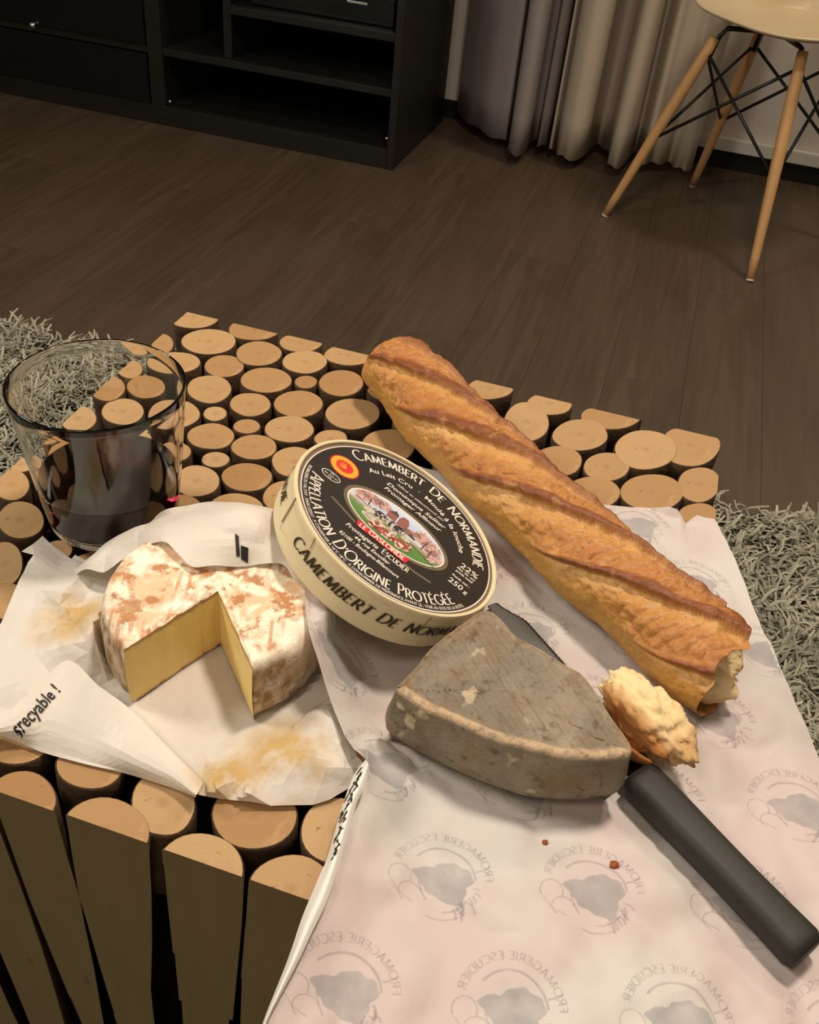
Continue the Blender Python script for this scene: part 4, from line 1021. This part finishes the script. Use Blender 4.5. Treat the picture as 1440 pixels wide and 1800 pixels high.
bag = tag(empty('baguette', (float(px[NS // 2]), float(py[NS // 2]), BZ)), 'long golden baguette with slashed crust and torn end across the log table', 'bread')
off = np.array([px[NS // 2], py[NS // 2], BZ])
me = mesh('crust', V - off, F, M_CRUST, True, None, col.reshape(-1, 3))
sol = obj('crust', me, bag)
# the crumb showing in the torn end: a bumpy plug set back in the crust, lower lip sticking out
V = []; F = []; K = 16; NTc = 72
tt = np.radians(np.linspace(-180, 180, NTc, endpoint=False))
for k in range(K + 1):
    f_ = k / K
    for a in tt:
        deg = math.degrees(a)
        e0 = BL - .022 + .020 * math.exp(-((abs(deg) - 180) / 60) ** 2) + .007 * math.exp(-((deg + 95) / 40) ** 2)
        if k < 5: s0 = BL - .040 + (e0 - BL + .040) * k / 5; r_ = .80 + .10 * k / 5
        else: s0 = e0 + .004 * math.sin((k - 5) / 11 * 3.1); r_ = .90 * (1 - (k - 5) / (K - 5)) 
        s0 += (fbm(np.array([[math.sin(a) * r_, math.cos(a) * r_, .3]]), 4.2, 71, 3)[0] - .5) * (.014 if k >= 4 else 0)
        ex = max(0.0, s0 - BL)
        s1 = min(s0, BL)
        cx, cy = np.interp(s1, seg, PATH[:, 0]), np.interp(s1, seg, PATH[:, 1]); ddx, ddy = np.interp(s1, sv, dx), np.interp(s1, sv, dy)
        cx += ddx * ex; cy += ddy * ex
        n_x, n_y = ddy, -ddx
        if n_x * -.6 + n_y * -.8 < 0: n_x, n_y = -n_x, -n_y
        fl_ = .86 if math.cos(a) < 0 else 1
        V.append((cx + n_x * math.sin(a) * RA * r_ - off[0], cy + n_y * math.sin(a) * RA * r_ - off[1], BZ + RB * .835 + math.cos(a) * RB * fl_ * r_ * .98 - off[2] + .0008))
for k in range(K):
    for i in range(NTc): F.append((k * NTc + i, (k + 1) * NTc + i, (k + 1) * NTc + (i + 1) % NTc, k * NTc + (i + 1) % NTc))
me = mesh('crumb', V, F, M_CRUMB, True); weld(me); obj('crumb', me, bag)['label'] = 'pale torn inside of the loaf'

# ------------------------------------------------------------------ torn chunk of bread
ck = tag(empty('bread_chunk', (.1735, -.0845, TZ + .0068)), 'small torn chunk of bread with fluffy crumb beside the knife handle', 'bread')
m = M('chunk_crumb', .75, .2)
c = m.mix(m.noise(140, 4, .6), (.80, .57, .27), (.90, .72, .42)); c = m.mix(m.attr(), c, m.mix(m.noise(200, 3), (.36, .13, .035), (.58, .27, .085)))
m.col(c).bump(m.noise(300, 5, .7), .5, .0015); m.set(Subsurface_Weight=.15); m.b.inputs['Subsurface Radius'].default_value = (.004, .003, .0015)
M_CHUNK = m.m
def chunk_mesh(name, mat, keep, scale, seed, z0):
    tc_ = []
    bm = bmesh.new(); bmesh.ops.create_icosphere(bm, subdivisions=5, radius=1)
    co = np.array([v.co[:] for v in bm.verts])
    n = fbm(co + 3, 1.9, seed, 4) - .5; n2 = np.abs(fbm(co + 7, 5.0, seed + 3, 3) - .5)
    R_ = Matrix.Rotation(math.radians(-43), 3, 'Z')
    for v, a, b in zip(bm.verts, n, n2):
        r = 1 + .75 * a + .55 * b * keep
        p = v.co * r
        q = Vector((p.x * scale[0], p.y * scale[1], p.z * scale[2]))
        tc_.append(float(np.clip(sstep(-.38, -.80, co[len(tc_)][1] + .35 * a) * .95 + sstep(.45, .95, co[len(tc_)][0] + .5 * a) * .6, 0, 1)))
        q = R_ @ q
        v.co = (q.x, q.y, max(q.z + z0, 0))
    me = bm_mesh(name, bm, mat, True)
    at_ = me.color_attributes.new('Col', 'FLOAT_COLOR', 'POINT')
    at_.data.foreach_set('color', np.c_[tc_, tc_, tc_, np.ones(len(tc_))].astype(np.float32).ravel())
    return me
cr_ = obj('crumb', chunk_mesh('crumb', M_CHUNK, 1.0, (.0255, .0130, .0125), 5, .0115), ck); cr_.location = (.0020, .0035, .001)
V = []; F = []
nu, nv = 40, 12
for i in range(nu):
    t = i / (nu - 1); ax = -.0235 + .043 * t
    w = math.sin(math.pi * min(1, max(0, t * .96 + .02))) ** .5
    for j in range(nv):
        a = math.radians(-112 + 120 * j / (nv - 1))
        r = .0115 * w * (1 + .22 * (fbm(np.array([[t * 4, j * .25, 0]]), 1.4, 15)[0] - .5))
        # shell curved round the underside on the cheese side
        y = -.0058 + math.sin(a) * r * 1.0; z = .0100 - math.cos(a) * r * .9
        x_ = ax; y_ = y - .0005
        ca, sa = math.cos(math.radians(-43)), math.sin(math.radians(-43))
        V.append((x_ * ca - y_ * sa, x_ * sa + y_ * ca, max(z, .0003)))
F = [(i * nv + j, i * nv + j + 1, (i + 1) * nv + j + 1, (i + 1) * nv + j) for i in range(nu - 1) for j in range(nv - 1)]
cvv = np.array([[.40, .15, .04]] * len(V)) * (.75 + .6 * fbm(np.array(V), 150, 9)[:, None])
me = mesh('crust', V, F, M_CRUST, True, None, cvv); o = obj('crust', me, ck)
o.modifiers.new('thickness', 'SOLIDIFY').thickness = .0014

# ------------------------------------------------------------------ crumbs
M_CBIT = plain('crumb_brown', (.30, .085, .035), .7, .2)
def bit(px_, py_, r, label, seed):
    bm = bmesh.new(); bmesh.ops.create_icosphere(bm, subdivisions=2, radius=r)
    rr = random.Random(seed)
    for v in bm.verts: v.co *= rr.uniform(.6, 1.2); v.co.z *= .6
    h = drape(BVS, px_, py_, 0); z = h[2] if h else TZ
    o = obj('bread_crumb', bm_mesh('bread_crumb', bm, M_CBIT, False), None, (px_, py_, z + r * .4))
    tag(o, label, 'crumb', 'crumbs on the printed paper')
bit(.1735, -.1497, .0021, 'larger reddish crust crumb on the paper between grey wedge and knife handle', 1)
bit(.1447, -.1488, .0014, 'tiny reddish crust crumb on the paper just below the grey wedge', 2)

# ------------------------------------------------------------------ bread knife
m = M('knife_steel', .38, .5); m.col((.16, .155, .15)).set(Metallic=1.0); M_STEEL = m.m
m = M('knife_handle_black', .55, .35); m.col(m.mix(m.noise(300, 3), (.020, .018, .015), (.028, .026, .022))); M_HANDLE = m.m
kn = tag(empty('bread_knife', (.176, -.110, TZ + .003)), 'serrated bread knife with black handle lying beside the grey cheese wedge', 'knife')
ko = Vector(kn.location)
h0 = Vector((.1765, -.1085, TZ + .0105)); h1 = Vector((.2475, -.1655, TZ + .0105))
ax_ = (h1 - h0).normalized(); sd = Vector((-ax_.y, ax_.x, 0)).normalized(); up_ = ax_.cross(sd) * -1
if up_.z < 0: up_ = -up_
V = []; F = []; n_ = 28; st_ = 26
for i in range(st_ + 1):
    t = i / st_
    c_ = h0 + (h1 - h0) * t
    e = 1.0
    if t < .04: e = .86 + 3.5 * t
    if t > .975: e = math.sqrt(max(0, 1 - ((t - .975) / .025) ** 2)) * .15 + .85
    w = (.0093 + .0006 * math.cos(t * 2 * math.pi * .8)) * e; hh = .0070 * e
    for k in range(n_):
        a = 2 * math.pi * k / n_
        cx_, sx_ = math.cos(a), math.sin(a)
        x = math.copysign(abs(cx_) ** .65, cx_) * w; z = math.copysign(abs(sx_) ** .65, sx_) * hh
        V.append(c_ + sd * x + up_ * z - ko)
for i in range(st_):
    for k in range(n_): F.append((i * n_ + k, i * n_ + (k + 1) % n_, (i + 1) * n_ + (k + 1) % n_, (i + 1) * n_ + k))
F.append(tuple(range(n_))[::-1]); F.append(tuple(range(st_ * n_, (st_ + 1) * n_)))
obj('handle', mesh('handle', V, F, M_HANDLE, True), kn)
# blade: flat, serrated edge towards the baguette, under the rim of the wedge
b0 = Vector((.1800, -.1085, TZ + .0065)); b1 = Vector((.0905, -.0245, TZ + .0045))
ex = (b1 - b0).normalized(); ey = Vector((-ex.y, ex.x, 0)).normalized()
if ey.x < 0: ey = -ey
Lb = (b1 - b0).length; V = []; F = []; n_ = 160
for i in range(n_ + 1):
    t = i / n_
    tip = 1 - sstep(.80, 1.0, t) * .80
    wd = .0125 * (1 if t > .03 else .55)
    tooth = .0006 * abs(((t * 52) % 1) - .5) * 2
    y1 = .0035 + (wd - .0035) * (1 - .75 * sstep(.84, 1.0, t)) - tooth * (t < .93)
    y0 = -.0085 + .008 * sstep(.75, 1.0, t)
    p = b0 + ex * Lb * t - ko
    th_ = .0007
    for y, z in ((y0, th_), (y1 - .002, th_), (y1, 0), (y1 - .002, -th_), (y0, -th_)): V.append(p + ey * y + Vector((0, 0, z)))
for i in range(n_):
    for k in range(5): F.append((i * 5 + k, i * 5 + (k + 1) % 5, (i + 1) * 5 + (k + 1) % 5, (i + 1) * 5 + k))
F.append((0, 1, 2, 3, 4)); F.append(tuple(range(n_ * 5, n_ * 5 + 5))[::-1])
obj('blade', mesh('blade', V, F, M_STEEL, False), kn)['label'] = 'steel blade with fine serrated edge'

# ------------------------------------------------------------------ tumbler of red wine
m = M('clear_glass', .0, .5); m.col((.985, .985, .97)).set(Transmission_Weight=1.0, IOR=1.46, Roughness=.0); M_GLASS = m.m
m = M('red_wine', .0, .5); m.col((.05, .0014, .007)).set(Transmission_Weight=1.0, IOR=1.34, Roughness=.0); M_WINE = m.m
GX, GY, GZ = -.1235, -.0335, TZ + .0035
R0, R1, HG = .0345, .0438, .0865; tw = .0013
prof = [(0, 0), (R0 - .004, 0), (R0 - .0012, .0008), (R0, .003)]
for k in range(1, 13):
    t = k / 12; prof.append((R0 + (R1 - R0) * (t ** .85), .003 + (HG - .0045) * t))
prof += [(R1 + .0001, HG - .0007), (R1 - tw * .5, HG), (R1 - tw, HG - .0008)]
for k in range(11, -1, -1):
    t = k / 12; prof.append((R0 + (R1 - R0) * (t ** .85) - tw, max(.0075, .003 + (HG - .0045) * t)))
prof += [(R0 - .006, .0065), (0, .0062)]
V, F = lathe(prof, 128)
me = mesh('drinking_glass', V, F, M_GLASS, True); weld(me)
gl = obj('drinking_glass', me, None, (GX, GY, GZ))
tag(gl, 'straight clear glass tumbler half full of red wine at the table edge', 'glass')
WH = .0300
def rin(z):
    t = max(0.0, (z - .003) / (HG - .0045)); return R0 + (R1 - R0) * (t ** .85) - tw
prof = [(0, .0063), (R0 - .006, .0066), (rin(.0078) + .0003, .0078)] + [(rin(z) + .0003, z) for z in np.linspace(.010, WH, 10)] + [(rin(WH) - .0010, WH - .0006), (rin(WH) - .0025, WH - .0008), (0, WH - .0008)]
V, F = lathe(prof, 128)
me = mesh('red_wine', V, F, M_WINE, True); weld(me)
wn = obj('red_wine', me, None, (GX, GY, GZ))
tag(wn, 'dark red wine filling the lower half of the tumbler', 'wine')

# ------------------------------------------------------------------ black television stand
m = M('black_laminate', .42, .35); g = m.noise(8, 4, .5, m.vec((1, 8, 8))); m.col(m.mix(g, (.010, .0095, .0075), (.018, .0168, .0135))); M_TV = m.m
M_TVB = plain('stand_back_black', (.004, .0038, .0032), .6, .2)
m = M('smoked_glass', .08, .5); m.col((.006, .007, .007)); M_SMOKE = m.m
M_CHR = plain('chrome', (.8, .8, .8), .15, .5, Metallic=1.0)
M_DEV = plain('device_grey', (.017, .016, .014), .5, .3)
tv = tag(empty('television_stand', (-1.20, 2.06, 0)), 'long black low television stand with open shelves against the wall', 'cabinet')
to = Vector(tv.location)
TX0, TX1, TY0, TY1, TH = -1.86, -.5335, 1.84, 2.30, .47
def tvp(name, x0, x1, y0, y1, z0, z1, mat=M_TV, bev=.001):
    return obj(name, box_mesh(name, x0 - to.x, x1 - to.x, y0 - to.y, y1 - to.y, z0, z1, mat, bev), tv)
tvp('base_panel', TX0, TX1 - .019, TY0 + .001, TY1, .0005, .048)
tvp('side_panel', TX1 - .018, TX1, TY0, TY1, .0005, TH)
tvp('side_panel', TX0 - .018, TX0 - .0005, TY0, TY1, .0005, TH)
tvp('divider', -1.190, -1.150, TY0 + .002, TY1 - .012, .0485, TH - .031)
tvp('top_panel', TX0 - .02, TX1 + .003, TY0 - .004, TY1, TH, TH + .030)
tvp('back_panel', TX0, TX1 - .019, TY1 - .011, TY1 - .001, .0485, TH - .001, M_TVB)
tvp('shelf', -1.149, TX1 - .0185, TY0 + .004, TY1 - .012, .168, .1845)
tvp('shelf', TX0, -1.191, TY0 + .004, TY1 - .012, .168, .1845)
tvp('shelf', -.968, TX1 - .0185, TY0 + .004, TY1 - .012, .287, .305)
tvp('divider', -.990, -.969, TY0 + .02, TY1 - .012, .185, TH - .001)
for z0, z1 in ((.050, .166), (.187, TH - .002)):
    tvp('glass_door', TX0 + .002, -1.1925, TY0 - .004, TY0 + .001, z0, z1, M_SMOKE, .0008)
bm = bmesh.new(); bmesh.ops.create_uvsphere(bm, u_segments=16, v_segments=10, radius=.0085)
k_ = obj('knob', bm_mesh('knob', bm, M_CHR, True), tv); k_.location = (-1.5022 - to.x, TY0 - .010 - to.y, .1869); k_['label'] = 'small chrome knob'
for x, z in ((-1.140, .060), (-.556, .072)):
    V, F = tube_geo([(x - to.x, TY0 + .012 - to.y, z), (x - to.x, TY0 - .002 + .006 - to.y, z)], .004, 12)
    obj('shelf_pin', mesh('shelf_pin', V, F, M_CHR, True), tv)
dv = tag(empty('media_player', (-.76, 2.02, .3055)), 'dark grey media player box on the upper shelf of the black stand', 'electronics')
obj('body', box_mesh('body', -.17, .19, -.135, .13, .0005, .062, M_DEV, .004), dv)
obj('front_panel', box_mesh('front_panel', -.168, .188, -.139, -.1355, .004, .059, M_SMOKE, .001), dv)
obj('chrome_strip', box_mesh('chrome_strip', .075, .125, -.1412, -.1395, .040, .045, M_CHR, .0008), dv)  # chrome strip standing in for a white highlight on the front

# ------------------------------------------------------------------ curtains
def curtain(name, label, hem, mat, ztop, z0, seed):
    P = catmull(hem, 10); n = len(P); K = 26; V = []; F = []
    for k in range(K + 1):
        t = k / K; z = z0 + (ztop - z0) * t
        for i, p in enumerate(P):
            sway = .012 * math.sin(3.0 * t + i * .05 + seed) * t
            V.append((p[0] + sway, p[1] + .006 * math.sin(5 * t + i * .11) * t, z + (.004 * math.sin(i * .35 + seed) if k == 0 else 0)))
    for k in range(K):
        for i in range(n - 1): F.append((k * n + i, k * n + i + 1, (k + 1) * n + i + 1, (k + 1) * n + i))
    o = obj(name, mesh(name, V, F, mat, True))
    o.modifiers.new('thickness', 'SOLIDIFY').thickness = .0018
    return tag(o, label, 'curtain', 'curtains at the back wall')
def fabric(name, a, b, sheen=.0):
    m = M(name, .85, .12)
    w = m.noise(300, 3, .5, m.vec((1, 1, .3)))
    m.col(m.mix(w, a, b)).bump(w, .15, .001)
    tr = m.t.nodes.new('ShaderNodeBsdfTranslucent'); tr.inputs[0].default_value = tuple(b) + (1,)
    mx = m.t.nodes.new('ShaderNodeMixShader'); mx.inputs[0].default_value = .15
    m.t.links.new(m.b.outputs[0], mx.inputs[1]); m.t.links.new(tr.outputs[0], mx.inputs[2]); m.t.links.new(mx.outputs[0], m.t.nodes['Material Output'].inputs[0])
    return m.m
curtain('curtain', 'mauve grey curtain hanging in folds beside the black television stand',
        [(-.4954,2.3028),(-.4512,2.2415),(-.4111,2.1983),(-.3565,2.1502),(-.3165,2.1329),(-.312,2.19),(-.302,2.205),(-.2955,2.0728),(-.2722,2.0402),(-.2491,2.0616),(-.2555,2.165),(-.240,2.180),(-.2309,2.1457),(-.2131,2.1572),(-.209,2.20)],
        fabric('mauve_curtain', (.30, .255, .245), (.37, .325, .31)), 2.3, .030, 1)
curtain('curtain', 'cream curtain hanging in folds behind the wooden legged chair',
        [(-.2050,2.215),(-.2000,2.1446),(-.1920,2.135),(-.1850,2.165),(-.1771,2.1280),(-.1610,2.0974),(-.1361,2.0831),(-.1070,2.1064),(-.1000,2.1947),(-.0850,2.2457),(-.0620,2.2321),(-.0450,2.180),(-.0383,2.1051),(-.0184,2.0883),(.0009,2.1100),(.0067,2.190),(.0180,2.230),(.0468,2.1632),(.0700,2.178),(.0960,2.1940),(.115,2.205),(.1344,2.1784),(.1530,2.172),(.1710,2.1816)],
        fabric('cream_curtain', (.50, .42, .32), (.58, .50, .40)), 2.3, .030, 2)

# ------------------------------------------------------------------ shell chair on dowel legs
m = M('beech_dowel', .45, .35); g = m.noise(20, 4, .6, m.vec((8, 8, .7))); m.col(m.mix(g, (.50, .27, .105), (.62, .36, .155))); M_BEECH = m.m
M_WIRE = plain('black_steel_wire', (.010, .010, .010), .4, .4)
m = M('cream_plastic', .38, .4); m.col((.58, .46, .29)); M_SHELL = m.m
M_GLIDE = plain('clear_foot_glide', (.65, .62, .56), .4, .4)
chr_ = tag(empty('shell_chair', (.262, 1.88, 0)), 'cream moulded chair on splayed wooden dowel legs with black wire bracing', 'chair')
co_ = Vector(chr_.location)
FT = [Vector((-.0008, 1.8175, 0)), Vector((.1842, 2.153, 0)), Vector((.5252, 1.9438, 0)), Vector((.3402, 1.6083, 0))]
TP = [Vector((.1405, 1.850, .400)), Vector((.232, 2.020, .394)), Vector((.4025, 1.940, .408)), Vector((.311, 1.770, .415))]
for f_, t_ in zip(FT, TP):
    d = (t_ - f_)
    b_ = f_ + d * .012
    path = [b_ + d * (k / 10) * .985 - co_ for k in range(11)]
    rad_ = [.0088 + .0042 * min(1, k / 6) - (.0012 * max(0, k - 8)) for k in range(11)]
    V, F = tube_geo(path, rad_, 16); lg = obj('leg', mesh('leg', V, F, M_BEECH, True), chr_)
    V, F = tube_geo([f_ + Vector((0, 0, .0005)) - co_, b_ - co_], [.0075, .0088], 14); obj('foot_glide', mesh('foot_glide', V, F, M_GLIDE, True), lg)
    u = (t_ - co_).normalized(); inw = Vector((co_.x - t_.x, co_.y - t_.y, 0)).normalized()
    V, F = tube_geo([t_ - d * .10 - co_ + inw * .012, t_ - co_ + inw * .008 + Vector((0, 0, .003)), Vector((t_.x + inw.x * .02, t_.y + inw.y * .02, .419)) - co_, Vector((t_.x + inw.x * .085, t_.y + inw.y * .085, .421)) - co_], .0052, 10); obj('bracket', mesh('bracket', V, F, M_WIRE, True), chr_)
def wire(a, b):
    V, F = tube_geo([a - co_, b - co_], .0036, 8); obj('wire_brace', mesh('wire_brace', V, F, M_WIRE, True), chr_)
def on(i, t): return FT[i] + (TP[i] - FT[i]) * t
hub = (on(0, .60) + on(1, .60) + on(2, .60) + on(3, .60)) / 4
for i in range(4):
    j = (i + 1) % 4
    wire(on(i, .93), on(j, .46)); wire(on(j, .93), on(i, .46))
# moulded shell: dished seat with a rolled rim that rises into the back
bd = Vector((.62, .785)).normalized()
SCX, SCY, SR = .300, 1.905, .208
V = []; F = []; NR, NA = 20, 72
for r_ in range(NR + 1):
    t = r_ / NR
    for k in range(NA):
        a = 2 * math.pi * k / NA; dx_, dy_ = math.cos(a), math.sin(a)
        b = dx_ * bd.x + dy_ * bd.y
        back = sstep(.15, .85, b)
        r = SR * t * (1 + .06 * math.cos(4 * a + .4)) * (1 + .10 * back)
        z = .430 + .024 * t ** 3 - .006 * sstep(-.4, -1.0, b) * t ** 2
        z += back * (.40 * max(0, (t - .70) / .30) ** 1.25)
        side = max(0, 1 - abs(b) * 1.6)
        z += side * .05 * max(0, t - .55) / .45
        V.append((SCX + dx_ * r - co_.x, SCY + dy_ * r - co_.y, z))
for r_ in range(NR):
    for k in range(NA): F.append((r_ * NA + k, (r_ + 1) * NA + k, (r_ + 1) * NA + (k + 1) % NA, r_ * NA + (k + 1) % NA))
me = mesh('seat_shell', V, F, M_SHELL, True); weld(me)
sh_ = obj('seat_shell', me, chr_); md = sh_.modifiers.new('thickness', 'SOLIDIFY'); md.thickness = .007; md.offset = 0
sh_.modifiers.new('smooth', 'SUBSURF').levels = 1
